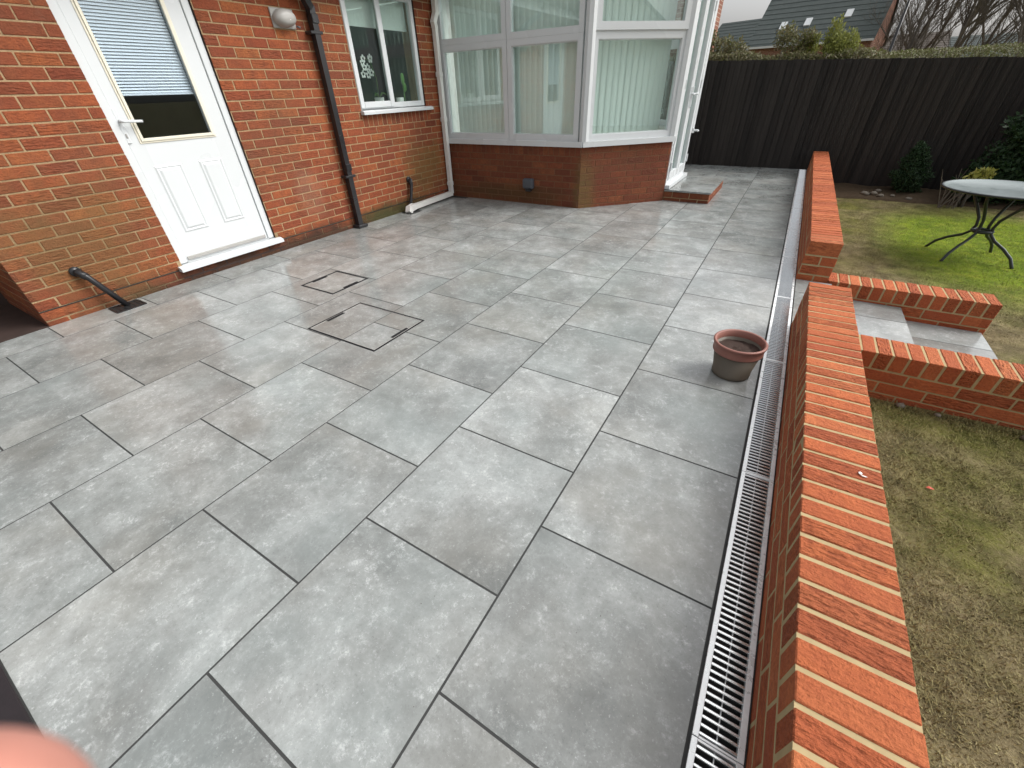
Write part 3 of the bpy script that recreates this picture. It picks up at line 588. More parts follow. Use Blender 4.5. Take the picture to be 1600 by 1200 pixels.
# ------------------------------------------------------------------ pipes, light, gullies on the house wall
dp = thing('drainpipe', 'black square drainpipe on the red brick wall between door and kitchen window', 'drainpipe', (HX+0.06, 3.26, 0))
px = HX+0.055
MB().sqtube([(px, 3.262, 0.03), (px, 3.285, 2.0)], 0.062).build('pipe', M_BLACK, dp)
MB().sqtube([(px, 3.287, 2.0), (px+0.03, 3.22, 2.07), (px+0.22, 2.93, 2.28), (px+0.26, 2.9, 2.4)], 0.06).build('swan_neck', M_BLACK, dp)
for z in (0.66, 1.93): MB().box(px-0.039, px+0.039, 3.23+0.013*z/1, 3.31+0.013*z/1-0.006, z-0.04, z+0.03, 0.004).build('socket', M_BLACK, dp)
for z in (0.62, 1.88): MB().box(HX+0.001, px+0.036, 3.205, 3.345, z-0.07, z-0.045, 0.004).build('bracket', M_BLACK, dp)
MB().box(px-0.05, px+0.06, 3.2, 3.34, 0.0015, 0.035, 0.006).build('shoe', M_BLACK, dp)
wp = thing('drainpipe', 'white drainpipe in the corner beside the conservatory, turning along the ground', 'drainpipe', (HX+0.05, 5.1, 0))
qx = HX+0.055
MB().sqtube([(qx, 5.10, 0.07), (qx, 5.125, 1.96)], 0.055).build('pipe', M_WHITEOLD, wp)
MB().sqtube([(qx, 5.125, 1.98), (qx+0.01, 5.1, 2.03), (qx+0.015, 5.15, 2.12), (qx+0.015, 5.155, 2.4)], 0.058).build('offset_bend', M_WHITEOLD, wp)
MB().sqtube([(qx, 5.085, 0.055), (qx+0.055, 4.16, 0.05)], 0.06).build('ground_run', M_WHITEOLD, wp)
MB().sqtube([(qx+0.057, 4.17, 0.055), (qx+0.065, 4.09, 0.045)], 0.074).sqtube([(qx+0.067, 4.085, 0.05), (qx+0.08, 4.06, 0.02)], 0.07).build('outlet_elbow', M_WHITEOLD, wp)
for z in (0.19, 1.0, 1.5): MB().box(qx-0.034, qx+0.036, 5.06+0.013*z, 5.13+0.013*z, z-0.02, z+0.03, 0.003).build('bracket', M_WHITEOLD, wp)
def waste(label, pts, gl, gy, gx, gs):
    t = thing('waste_pipe', label, 'pipe', pts[-1])
    MB().tube(pts, 0.021, 12).build('pipe', M_BLACK, t, True); a = Vector(pts[0]); b = Vector(pts[1])
    MB().tube([a, a+Vector((0.02, 0, 0))], 0.036, 14).build('wall_collar', M_BLACK, t, True)
    d = (b-a).normalized(); MB().tube([b-d*0.03, b+(Vector(pts[2])-b).normalized()*0.05], 0.027, 12).build('elbow', M_BLACK, t, True)
    g = thing('gully_grate', gl, 'drain cover', (gx, gy, 0)); h = gs/2
    MB().box(gx-h, gx+h, gy-h*1.15, gy+h*1.15, -0.003, 0.0022).build('hopper', M_CHANNEL, g)
    f = MB()
    for s in (-1, 1): f.box(gx+s*h-0.006, gx+s*h+0.006, gy-h*1.15, gy+h*1.15, -0.002, 0.006).box(gx-h+0.0065, gx+h-0.0065, gy+s*h*1.15-0.006, gy+s*h*1.15+0.006, -0.002, 0.0058)
    f.build('rim', M_BLACK, g)
    for i in range(5): MB().box(gx-h+0.012, gx+h-0.012, gy-h+0.02+i*gs/5, gy-h+0.034+i*gs/5, 0.0025, 0.0045).build('grate_bar', M_BLACK, g)
waste('black waste pipe slanting from the stained brick to the gully left of the door', [(HX, 0.628, 0.315), (HX+0.045, 0.632, 0.312), (HX+0.065, 0.66, 0.27), (HX+0.1, 0.775, 0.0)], 'black square gully under the slanting waste pipe left of the door', 0.765, HX+0.12, 0.17)
waste('black waste pipe beside the white pipe elbow below the kitchen window', [(HX, 4.275, 0.372), (HX+0.05, 4.275, 0.37), (HX+0.055, 4.268, 0.32), (HX+0.06, 4.19, 0.08), (HX+0.06, 4.165, 0.0)], 'black gully under the white pipe elbow below the kitchen window', 4.12, HX+0.115, 0.17)
lt = thing('security_light', 'grey domed bulkhead light fixed to the brick beside the black drainpipe', 'wall light', (HX, 3.0, 1.87))
sh = MB(); yc, zc = 2.995, 1.905
n1, n2 = 20, 8
for i in range(n2+1):
    a = i/n2*math.pi/2
    for j in range(n1):
        b = 2*math.pi*j/n1; r = math.cos(a)**0.6; zz = math.sin(b); zz = zz*(0.075 if zz > 0 else 0.062)
        sh.v.append((HX+0.012+0.085*math.sin(a), yc+0.115*r*math.cos(b)+0.01*math.sin(b), zc+zz*r))
sh.f = [(i*n1+j, i*n1+(j+1) % n1, (i+1)*n1+(j+1) % n1, (i+1)*n1+j) for i in range(n2) for j in range(n1)]
sh.build('dome', M_LIGHTG, lt, True)
MB().box(HX+0.0005, HX+0.014, yc-0.118, yc+0.118, zc-0.066, zc+0.076, 0.005).build('back_plate', M_LIGHTG, lt)
MB().blob((HX+0.075, yc, zc-0.005), (0.022, 0.08, 0.034), 0, 14, 9).build('lens', M_WHITEOLD, lt, True)
MB().tube([(HX+0.03, yc+0.11, zc-0.045), (HX+0.05, yc+0.135, zc-0.055)], 0.008, 8).build('latch', M_GREYP, lt, True)

# ------------------------------------------------------------------ conservatory
con = thing('conservatory', 'white framed conservatory on a brown brick dwarf wall with closed vertical blinds', 'conservatory', (-2.9, 6.4, 0))
CP = [Vector((HX, 5.19, 0)), Vector((-2.44, 5.19, 0)), Vector((-1.555, 6.075, 0)), Vector((-1.555, 7.22, 0)), Vector((-2.44, 8.1, 0)), Vector((HX, 8.1, 0))]
SZ0, SZ1 = 0.712, 0.772
def nrm(a, b): u = (b-a).normalized(); return Vector((u.y, -u.x, 0))
def wallseg(mb, a, b, z0, z1, t0, t1, e0=0.0, e1=0.0):
    u = (b-a).normalized(); n = nrm(a, b); a = a-u*e0; b = b+u*e1
    vs = [p+n*q+Vector((0, 0, z)) for z in (z0, z1) for p, q in ((a, t0), (b, t0), (b, t1), (a, t1))]
    mb.add(vs, [(3, 2, 1, 0), (4, 5, 6, 7), (0, 1, 5, 4), (1, 2, 6, 5), (2, 3, 7, 6), (3, 0, 4, 7)])
dws = []
for i in (0, 1, 3, 4): dw = MB(); wallseg(dw, CP[i], CP[i+1], -0.02, 0.7, -0.1, -0.0035, -0.02 if i == 0 else 0.0, 0); dws.append(dw.build('dwarf_wall', M_CMORTAR, con))
dwarf = dws[0]
crow = [(0.605-0.075*(k+1)+0.005, 0.605-0.075*k-0.005, 0.05+0.1125*(k % 2)) for k in range(9)]
lay(dwarf, CP[0], CP[1]-CP[0], (0, -1, 0), (CP[1]-CP[0]).length, crow, M_CBRICK, 0.05, 0.0)
lay(dwarf, CP[0], CP[1]-CP[0], (0, -1, 0), (CP[1]-CP[0]).length, [(0.61, 0.709, 0.0)], M_CBRICK, 0.05, 0.0, 0.075, 0.067)
lay(dws[1], CP[1], CP[2]-CP[1], (1, -1, 0), (CP[2]-CP[1]).length, [(0.709-0.075*k-0.066, 0.709-0.075*k, 0.03+0.1125*(k % 2)) for k in range(10)], M_CBRICK, 0.05, 0.0)
for i in (0, 1, 3, 4):
    sm = MB(); wallseg(sm, CP[i], CP[i+1], SZ0+(0.0005 if i % 2 else 0), SZ1-(0.0007 if i % 2 else 0), -0.12, 0.045, 0, 0.018 if i in (0, 1) else 0.0); sm.build('window_sill', M_WHITE, con)
FT, FB = 2.36, SZ1
def rect_frame(mb, a, u, n, s0, s1, z0, z1, w, t0, t1):
    def bx(p0, p1, q0, q1):
        vs = [a+u*s+n*q+Vector((0, 0, z)) for z in (q0, q1) for s, q in ((p0, t0), (p1, t0), (p1, t1), (p0, t1))]
        mb.add(vs, [(3, 2, 1, 0), (4, 5, 6, 7), (0, 1, 5, 4), (1, 2, 6, 5), (2, 3, 7, 6), (3, 0, 4, 7)])
    bx(s0, s0+w, z0, z1); bx(s1-w, s1, z0, z1); bx(s0+w, s1-w, z0, z0+w); bx(s0+w, s1-w, z1-w, z1)
def quad_pane(parent, a, u, n, s0, s1, z0, z1, q, mat=None, name='pane'):
    vs = [a+u*s+n*(q+d)+Vector((0, 0, z)) for d in (0, 0.005) for s, z in ((s0, z0), (s1, z0), (s1, z1), (s0, z1))]
    return MB().add(vs, [(3, 2, 1, 0), (4, 5, 6, 7), (0, 1, 5, 4), (1, 2, 6, 5), (2, 3, 7, 6), (3, 0, 4, 7)]).build(name, mat or M_GLASS, parent)
def window_bay(a, b, bays, toplight, tz):
    u = (b-a).normalized(); n = nrm(a, b); ln = (b-a).length
    for (s0, s1) in bays:
        f = MB(); w = 0.062
        rect_frame(f, a, u, n, s0, s1, FB, tz, w, -0.07, -0.002); rect_frame(f, a, u, n, s0, s1, tz-0.001+0.002, FT, w if not toplight else 0.03, -0.07, -0.002)
        fo = f.build('window', M_WHITE, con)
        b2 = MB(); rect_frame(b2, a, u, n, s0+w-0.004, s1-w+0.004, FB+w-0.004, tz-w+0.004, 0.014, -0.06, -0.014); b2.build('bead', M_WHITE, fo)
        quad_pane(fo, a, u, n, s0+w, s1-w, FB+w, tz-w, -0.04)
        if toplight:
            g = MB(); rect_frame(g, a, u, n, s0+0.012, s1-0.012, tz+0.012, FT-0.01, 0.07, -0.0015, 0.016); rect_frame(g, a, u, n, s0+0.07, s1-0.07, tz+0.07, FT-0.07, 0.014, -0.04, 0.006); g.build('sash', M_WHITE, fo)
            quad_pane(fo, a, u, n, s0+0.06, s1-0.06, tz+0.06, FT-0.06, -0.03)
        else: quad_pane(fo, a, u, n, s0+w, s1-w, tz+w, FT-w, -0.04)
l1 = (CP[1]-CP[0]).length; l2 = (CP[2]-CP[1]).length
window_bay(CP[0], CP[1], [(0.03, 1.06), (1.066, l1-0.06)], False, 1.80)
window_bay(CP[1], CP[2], [(0.06, l2-0.035)], True, 1.80)
window_bay(CP[3], CP[4], [(0.06, 1.2)], True, 1.80); window_bay(CP[4], CP[5], [(0.06, 1.06), (1.066, 2.1)], False, 1.80)
for i, w in ((1, 0.052), (2, 0.052), (3, 0.052), (4, 0.052)):
    c = CP[i]; a0 = math.pi/8*(1 if i < 3 else -1)
    post = MB(); k = 0
    ang = {1: -112.5, 2: -22.5-45+45, 3: 22.5, 4: 112.5}[i]*math.pi/180
    d = Vector((math.cos(ang), math.sin(ang), 0)); cc = c-d*0.03
    for z in (FB+0.0005, FT):
        for j in range(8):
            an = ang+(j+0.5)*math.pi/4; post.v.append((cc.x+0.062*math.cos(an), cc.y+0.062*math.sin(an), z))
    post.f += [(k+j, k+(j+1) % 8, k+8+(j+1) % 8, k+8+j) for j in range(8)]; post.build('corner_post', M_WHITE, con)
# french doors in the garden end
a, b = CP[2], CP[3]; u = (b-a).normalized(); n = nrm(a, b); ld = (b-a).length
DZ0 = 0.19
fm = MB(); rect_frame(fm, a, u, n, 0.04, ld-0.01, DZ0, FT, 0.055, -0.07, 0.0); fm.build('door_frame', M_WHITE, con)
th = MB(); wallseg(th, a+u*0.02, b, DZ0-0.045, DZ0-0.001, -0.1, 0.06); th.build('threshold', M_WHITE, con)
ds = MB(); wallseg(ds, a, b, -0.02, DZ0-0.046, -0.1, -0.001); ds.build('door_plinth', M_CMORTAR, con)
md = (0.04+ld-0.01)/2
for s0, s1 in ((0.096, md-0.003), (md+0.003, ld-0.066)):
    lf = MB(); rect_frame(lf, a, u, n, s0, s1, DZ0+0.056, FT-0.056, 0.085, -0.06, 0.012)
    lo = lf.build('french_door', M_WHITE, con); quad_pane(lo, a, u, n, s0+0.083, s1-0.083, DZ0+0.139, FT-0.139, -0.03)
    bd = MB(); rect_frame(bd, a, u, n, s0+0.08, s1-0.08, DZ0+0.136, FT-0.136, 0.014, -0.05, 0.008); bd.build('bead', M_WHITE, lo)
    sh_ = s1-0.04 if s0 < 0.2 else s0+0.04; p = a+u*sh_+n*0.012; sg = -1 if s0 < 0.2 else 1
    MB().box(p.x, p.x+0.01, p.y-0.016, p.y+0.016, 1.05, 1.28, 0.003).tube([p+Vector((0.005, 0, 1.2)), p+Vector((0.05, 0, 1.2)), p+Vector((0.055, sg*0.02, 1.2)), p+Vector((0.055, sg*0.12, 1.195))], 0.01, 8).build('handle', M_WHITE, lo)
    for z in (0.4, 1.3, 2.1):
        q = a+u*(s0+0.004 if s0 < 0.2 else s1-0.004)+n*0.012
        MB().tube([q+Vector((0.008, 0, z-0.05)), q+Vector((0.008, 0, z+0.05))], 0.011, 8).build('hinge', M_WHITE, lo)
p = b+n*0.06; MB().tube([b+Vector((0, -0.03, 0.75)), b+Vector((0.09, -0.03, 0.75)), b+Vector((0.1, -0.03, 0.735))], 0.014, 8).build('door_hook', M_WHITE, con)
# eaves and roof
ev = MB()
for i in range(5): wallseg(ev, CP[i], CP[i+1], FT+0.001, FT+0.12, -0.1, 0.05, 0, 0.02)
ev.build('eaves_beam', M_WHITE, con)
apx0, apx1 = Vector((HX, 6.645, 3.2)), Vector((-3.0, 6.645, 3.2)); zt = Vector((0, 0, FT+0.125))
rp = [CP[i]+nrm(CP[min(i, 4)], CP[min(i, 4)+1])*0.05+zt for i in range(6)]
tops = [apx0, apx1, apx1, apx1, apx1, apx0]
for i in range(5):
    vs = [rp[i], rp[i+1], tops[i+1], tops[i]]; vs2 = [v+Vector((0, 0, 0.025)) for v in vs]
    MB().add(vs+vs2, [(3, 2, 1, 0), (4, 5, 6, 7), (0, 1, 5, 4), (1, 2, 6, 5), (2, 3, 7, 6), (3, 0, 4, 7)]).build('roof_panel', M_POLY, con)
for i in range(1, 5): MB().tube([rp[i]+Vector((0, 0, 0.03)), tops[i]+Vector((0, 0, 0.03))], 0.03, 6).build('roof_bar', M_WHITE, con)
MB().tube([apx0+Vector((0, 0, 0.04)), apx1+Vector((0, 0, 0.04))], 0.05, 8).build('ridge', M_WHITE, con)
fl = MB(); fl.add([(p.x*1.0, p.y, 0.15) for p in (CP[0]+Vector((0.01, 0.12, 0)), CP[1]+Vector((-0.05, 0.12, 0)), CP[2]+Vector((-0.12, 0.05, 0)), CP[3]+Vector((-0.12, -0.05, 0)), CP[4]+Vector((-0.05, -0.12, 0)), CP[5]+Vector((0.01, -0.12, 0)))], [(0, 1, 2, 3, 4, 5)])
fl.build('floor', M_ROOM, con)
MB().box(HX, HX+0.004, 5.3, 8.0, 0.15, 2.9).build('inner_wall', M_ROOM, con)
# vertical blinds
def blinds(a, b, s0, s1, q):
    u = (b-a).normalized(); n = nrm(a, b); k = 0
    hr = MB(); wallseg(hr, a+u*s0, a+u*s1, 2.26, 2.3, q-0.02, q+0.02); vb = hr.build('vertical_blind', M_WHITE, con)
    s = s0
    while s < s1-0.02:
        p = a+u*s; w = 0.089; an = 0.16+random.uniform(-0.05, 0.05); d = (u*math.cos(an)-n*math.sin(an))*w
        c = [p+n*(q+0.012)+d*t_+n*(0.006*math.sin(t_*math.pi)) for t_ in (0, 0.33, 0.67, 1)]
        vs = [v+Vector((0, 0, z)) for z in (0.80+random.uniform(-0.004, 0.004), 2.26) for v in c]
        MB().add(vs, [(0, 1, 5, 4), (1, 2, 6, 5), (2, 3, 7, 6)]).build('slat', M_BLIND, vb); s += 0.078
blinds(CP[0], CP[1], 0.14, l1-0.06, -0.17); blinds(CP[1], CP[2], 0.1, l2-0.16, -0.17)
so = thing('outdoor_socket', 'dark grey weatherproof socket box low on the conservatory brick', 'socket', (-3.17, 5.18, 0.16))
MB().box(-3.25, -3.10, 5.125, 5.1895, 0.20, 0.325, 0.012).build('box', M_GREYP, so)
MB().box(-3.244, -3.106, 5.108, 5.1245, 0.21, 0.318, 0.01).build('lid', M_GREYP, so)
MB().box(-3.215, -3.135, 5.13, 5.186, 0.165, 0.1995, 0.006).build('cable_gland', M_BLACK, so)
# door step
stp = thing('door_step', 'brick edged step with a grey slab top outside the conservatory doors', 'step', (-1.27, 6.7, 0))
sx0, sx1, sy0, sy1 = CP[2].x+0.002, -0.965, 6.09, 7.28
MB().box(sx0, sx1-0.006, sy0+0.006, sy1-0.006, -0.015, 0.117).build('mortar_core', M_MORTAR, stp)
srow = [(-0.02, 0.035, 0.0), (0.045, 0.112, 0.1125)]
lay(stp, (sx0, sy0, 0), (1, 0, 0), (0, -1, 0), sx1-sx0, srow, M_CBRICK, 0.08, 0.0); lay(stp, (sx1, sy0, 0), (0, 1, 0), (1, 0, 0), sy1-sy0, srow, M_CBRICK, 0.08, 0.0); lay(stp, (sx1, sy1, 0), (-1, 0, 0), (0, 1, 0), sx1-sx0, srow, M_CBRICK, 0.08, 0.0)
slab(sx0, sx1+0.012, sy0-0.012, 6.685, 0.138, stp); slab(sx0, sx1+0.012, 6.691, sy1+0.012, 0.138, stp)

# ------------------------------------------------------------------ recessed covers
def cover(label, x0, x1, y0, y1, double):
    t = thing('manhole_cover', label, 'manhole cover', ((x0+x1)/2, (y0+y1)/2, 0)); w = 0.013
    def ring(a0, a1, b0, b1, w, z): return MB().box(a0, a0+w, b0, b1, -0.003, z).box(a1-w, a1, b0, b1, -0.003, z).box(a0+w, a1-w, b0, b0+w, -0.003, z).box(a0+w, a1-w, b1-w, b1, -0.003, z)
    ring(x0-0.003, x1+0.003, y0-0.003, y1+0.003, w, 0.0018).build('frame', M_DARKMETAL, t)
    g = 0.0115 if double else 0.0105
    ring(x0+g, x1-g, y0+g, y1-g, 0.003, 0.002).build('tray_edge', M_LIGHTG if double else M_DARKMETAL, t)
    for xx, s in ((x0+0.0145, 1), (x1-0.0145, -1)):
        ym = (y0+y1)/2-0.02*s
        MB().box(min(xx, xx+s*0.024), max(xx, xx+s*0.024), ym-0.075, ym+0.075, -0.003, 0.0021).build('lifting_slot', M_DARKMETAL, t)
cover('small recessed manhole cover filled with grey slab, closer to the house door', -3.513, -3.105, 1.702, 2.088, False)
cover('large recessed manhole cover filled with cut grey slabs, silver inner edge', -2.768, -2.115, 1.21, 1.691, True)

# ------------------------------------------------------------------ flower pot
pc = (-0.143, 2.005, 0.002)
pot = thing('flower_pot', 'brown plastic flower pot with terracotta rim holding bare compost', 'flower pot', pc)
MB().lathe([(0.0, 0.0), (0.092, 0.0), (0.097, 0.004), (0.098, 0.02), (0.095, 0.022), (0.119, 0.165), (0.112, 0.165), (0.09, 0.02), (0.0, 0.015)], pc, 56).build('body', M_POT, pot, True)
MB().lathe([(0.117, 0.142), (0.1235, 0.143), (0.1245, 0.15), (0.1225, 0.153), (0.1275, 0.19), (0.131, 0.192), (0.1315, 0.199), (0.128, 0.203), (0.121, 0.203), (0.1165, 0.199), (0.112, 0.15), (0.117, 0.142)], pc, 56).build('rim', M_TERRA, pot, True)
cm = MB(); n = 26
cm.v.append((pc[0], pc[1], pc[2]+0.15))
for i in range(1, 7):
    for j in range(n):
        a = 2*math.pi*j/n; r = 0.113*i/6; cm.v.append((pc[0]+r*math.cos(a), pc[1]+r*math.sin(a), pc[2]+0.148+random.uniform(-0.006, 0.006)))
cm.f = [(0, 1+j, 1+(j+1) % n) for j in range(n)]+[(1+i*n+j, 1+(i+1)*n+j, 1+(i+1)*n+(j+1) % n, 1+i*n+(j+1) % n) for i in range(5) for j in range(n)]
cm.build('compost', M_COMPOST, pot, True)

# ------------------------------------------------------------------ garden table
tc = Vector((1.69, 5.86, -0.255)); TZ = 0.41
tb = thing('garden_table', 'round metal garden table with curved dark legs on the green lawn', 'table', tc)
MB().lathe([(0.0, 0.0), (0.455, 0.0), (0.47, 0.004), (0.476, 0.013), (0.47, 0.022), (0.46, 0.02), (0.452, 0.015), (0.0, 0.015)], (tc.x, tc.y, TZ-0.02), 64).build('tabletop', M_TABLETOP, tb, True)
MB().tube([(tc.x+0.474*math.cos(a), tc.y+0.474*math.sin(a), TZ-0.008) for a in np.linspace(0, 2*math.pi, 65)], 0.011, 8, False).build('rim', M_TABLEM, tb, True)
for k in range(4):
    a = math.radians(45+90*k+4); ca, sa = math.cos(a), math.sin(a)
    prof = [(0.385, 0.0), (0.37, 0.025), (0.33, 0.085), (0.24, 0.15), (0.14, 0.2), (0.085, 0.25), (0.07, 0.31), (0.085, 0.38), (0.14, 0.46), (0.21, 0.55), (0.26, 0.645)]
    MB().tube([(tc.x+r*ca, tc.y+r*sa, tc.z+z) for r, z in prof], 0.0135, 9).build('leg', M_TABLEM, tb, True)
MB().tube([(tc.x+0.075*math.cos(a), tc.y+0.075*math.sin(a), tc.z+0.27) for a in np.linspace(0, 2*math.pi, 25)], 0.016, 8, False).build('leg_ring', M_TABLEM, tb, True)

# ------------------------------------------------------------------ fence
FY = 9.43
fence = thing('board_fence', 'tall near-black feather-edge board fence across the end of the garden', 'fence', (0.5, FY, -0.3))
bw = 0.098; x = -4.6; i = 0
fb = {}
while x < 6.4:
    zt_ = 1.547-0.037*x+random.uniform(-0.006, 0.006); zb = -0.01 if x < 0 else -0.28
    key = i % 6
    h = zt_-zb
    if key not in fb:
        wv_ = bw+0.025; tk = random.uniform(0.022, 0.034)
        fb[key] = MB().add([(0, 0.02, 0), (wv_, 0.02, 0), (wv_, 0.02, 1), (0, 0.02, 1), (0, 0.013-0.0, 0), (wv_, 0.02-tk-0.004, 0), (wv_, 0.02-tk-0.004, 1), (0, 0.013, 1)],
                           [(0, 1, 2, 3), (7, 6, 5, 4), (0, 4, 5, 1), (1, 5, 6, 2), (2, 6, 7, 3), (3, 7, 4, 0)]).mesh('board', M_FENCE)
    o = link(bpy.data.objects.new('board', fb[key])); o.parent = fence; o.scale = (1, 1, h)
    o.location = Vector((x, FY+0.002*(i % 3)+random.uniform(-0.002, 0.002), zb))-fence.location; o.rotation_euler = (0, random.uniform(-0.003, 0.003), 0)
    x += bw+random.uniform(-0.004, 0.004); i += 1
for zz in (0.2, 0.9, 1.35): MB().box(-4.6, 6.4, FY+0.03, FY+0.075, zz-0.35, zz-0.28).build('rail', M_FENCE, fence)
for px_ in np.arange(-4.5, 6.5, 1.83): MB().box(px_, px_+0.09, FY+0.03+0.046, FY+0.16, -0.36, 1.5-0.037*px_).build('post', M_FENCE, fence)
# ------------------------------------------------------------------ planting
def leaf_cloud(sampler, n, size, rng=RNG, up=0.3, aspect=0.5):
    """n quads (two tris) at points from sampler(n) -> (P, outward)"""
    P, O = sampler(n); n = len(P)
    d = rng.normal(size=(n, 3)); d[:, 2] += up; d /= np.linalg.norm(d, axis=1)[:, None]
    s = np.cross(d, O+rng.normal(scale=0.6, size=(n, 3))); s /= np.linalg.norm(s, axis=1)[:, None]+1e-9
    ln = size*rng.uniform(0.6, 1.4, (n, 1))
    V = np.stack([P, P+d*ln*0.5+s*ln*aspect*0.5, P+d*ln, P+d*ln*0.5-s*ln*aspect*0.5], 1).reshape(-1, 3)
    return V, np.arange(4*n).reshape(-1, 4)
def np_mesh(name, V, Fq, mat, off):
    me = bpy.data.meshes.new(name); V = V-np.array(off)
    me.vertices.add(len(V)); me.vertices.foreach_set('co', V.astype(np.float32).ravel())
    k = Fq.shape[1]; me.loops.add(Fq.size); me.loops.foreach_set('vertex_index', Fq.astype(np.int32).ravel())
    me.polygons.add(len(Fq)); me.polygons.foreach_set('loop_start', np.arange(0, Fq.size, k, dtype=np.int32)); me.polygons.foreach_set('loop_total', np.full(len(Fq), k, np.int32))
    me.update(calc_edges=True); me.validate(); me.materials.append(mat); return me
def ell(centres, n, rng=RNG, shell=0.55):
    C_ = np.array([c[:3] for c in centres]); R = np.array([c[3:6] for c in centres]); wt = R.prod(1)**(2/3); wt /= wt.sum()
    k = rng.choice(len(C_), n, p=wt); d = rng.normal(size=(n, 3)); d /= np.linalg.norm(d, axis=1)[:, None]
    r = rng.uniform(shell, 1.0, (n, 1)); q = 1+0.18*np.sin(d[:, :1]*7+d[:, 2:]*5+k[:, None])
    return C_[k]+d*R[k]*r*q, d
def bush(name, label, base, centres, n, size, mat, cat='shrub', up=0.3, aspect=0.5, stems=5, group=None):
    t = thing(name, label, cat, base, group)
    V, F = leaf_cloud(lambda m: ell(centres, m), n, size, up=up, aspect=aspect)
    o = link(bpy.data.objects.new('crown', np_mesh('crown', V, F, mat, base))); o.parent = t
    tr = MB(); b = Vector(base)
    for k in range(stems):
        c = Vector(centres[k % len(centres)][:3])+Vector((random.uniform(-0.1, 0.1), random.uniform(-0.1, 0.1), 0))*0.5
        mid = (b+c)/2+Vector((random.uniform(-0.05, 0.05), random.uniform(-0.05, 0.05), 0)); tr.tube([b+Vector((random.uniform(-.03, .03), random.uniform(-.03, .03), 0)), mid, c], [0.02, 0.013, 0.006], 6)
    tr.build('trunk', M_BARK, t, True); return t
def hedge(name, label, x0, x1, y0, y1, zt0, zt1, n, size, mat, rough, ztf=None):
    base = ((x0+x1)/2, (y0+y1)/2, -0.3); t = thing(name, label, 'hedge', base)
    def smp(m):
        P = np.empty((m, 3)); P[:, 0] = RNG.uniform(x0, x1, m); P[:, 1] = RNG.uniform(y0, y1, m)
        top = zt0+(zt1-zt0)*(P[:, 0]-x0)/(x1-x0)+rough*np.sin(P[:, 0]*5.1)*np.sin(P[:, 0]*2.3+1)
        P[:, 2] = top-np.abs(RNG.exponential(0.14, m))-rough*RNG.uniform(0, 0.6, m)
        O = np.zeros((m, 3)); O[:, 2] = 1; O[:, 1] = -0.5; return P, O
    V, F = leaf_cloud(smp, n, size)
    o = link(bpy.data.objects.new('crown', np_mesh('crown', V, F, mat, base))); o.parent = t
    tr = MB(); x = x0+0.1
    while x < x1:
        p = Vector((x, (y0+y1)/2+random.uniform(-0.2, 0.2), -0.3)); h = zt0+(zt1-zt0)*(x-x0)/(x1-x0)+0.02
        for k in range(4):
            e_ = Vector((x+random.uniform(-0.25, 0.25), p.y+random.uniform(-0.3, 0.3), h-random.uniform(0, 0.2))); tr.tube([p, (p+e_)/2+Vector((random.uniform(-.06, .06), 0, 0)), e_], [0.018, 0.012, 0.005], 5)
        x += 0.2
    tr.build('trunk', M_TWIG, t, True)
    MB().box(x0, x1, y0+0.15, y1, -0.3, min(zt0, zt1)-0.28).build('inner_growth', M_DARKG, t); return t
hedge('loose_hedge', 'loose brown-green hedge showing above the left of the dark fence', -3.4, 0.72, 9.85, 10.6, 1.80, 1.63, 16000, 0.045, M_HEDGE, 0.05)
hedge('clipped_hedge', 'flat clipped olive hedge showing above the right of the dark fence', 0.75, 5.5, 10.0, 10.9, 1.63, 1.66, 24000, 0.03, M_CLIP, 0.006)
bush('conifer_bush', 'bright golden-green conifer bush rising over the fence before the roof', (-0.05, 10.3, -0.3), [(-0.03, 10.25, 1.7, 0.24, 0.25, 0.24), (-0.14, 10.25, 1.88, 0.11, 0.12, 0.24), (0.1, 10.2, 1.72, 0.18, 0.2, 0.2)], 3600, 0.05, M_GOLD, up=0.9, aspect=0.35)
bush('leggy_bush', 'thin olive bush rising over the fence left of the golden conifer', (-0.72, 10.3, -0.3), [(-0.72, 10.25, 1.8, 0.3, 0.25, 0.18), (-0.85, 10.25, 1.95, 0.17, 0.2, 0.14), (-0.5, 10.2, 1.9, 0.16, 0.15, 0.1)], 1500, 0.045, M_HEDGE, up=0.5)
bush('conifer_bush', 'small lime tipped bush over the fence between olive bush and golden conifer', (-0.5, 10.5, -0.3), [(-0.45, 10.35, 1.86, 0.13, 0.12, 0.08), (-0.5, 10.4, 1.7, 0.2, 0.15, 0.15)], 2200, 0.04, M_GOLD, up=0.6)
bush('wild_bush', 'wild green bush over the fence beside the neighbouring brick wall', (-2.15, 10.3, -0.3), [(-2.25, 10.2, 1.9, 0.3, 0.3, 0.22), (-1.9, 10.25, 1.82, 0.26, 0.25, 0.16), (-1.6, 10.25, 1.78, 0.2, 0.2, 0.14), (-2.55, 10.2, 2.0, 0.25, 0.25, 0.25)], 3000, 0.05, M_HEDGE, up=0.5)
bush('dwarf_conifer', 'dark dwarf conifer standing in the soil at the foot of the fence', (1.5, 9.05, -0.25), [(1.5, 9.05, -0.02, 0.24, 0.22, 0.24), (1.48, 9.05, 0.2, 0.16, 0.15, 0.22), (1.46, 9.05, 0.36, 0.08, 0.08, 0.12)], 6500, 0.045, M_DARKG, up=0.8, aspect=0.3)
bush('evergreen_shrub', 'large dark evergreen shrub against the fence behind the garden table', (2.75, 8.85, -0.25), [(2.75, 8.85, 0.25, 0.55, 0.4, 0.55), (2.6, 8.8, 0.7, 0.36, 0.3, 0.4), (3.0, 8.8, 0.9, 0.45, 0.35, 0.45), (2.35, 8.75, 0.05, 0.35, 0.3, 0.3)], 20000, 0.06, M_DARKG, up=0.2)
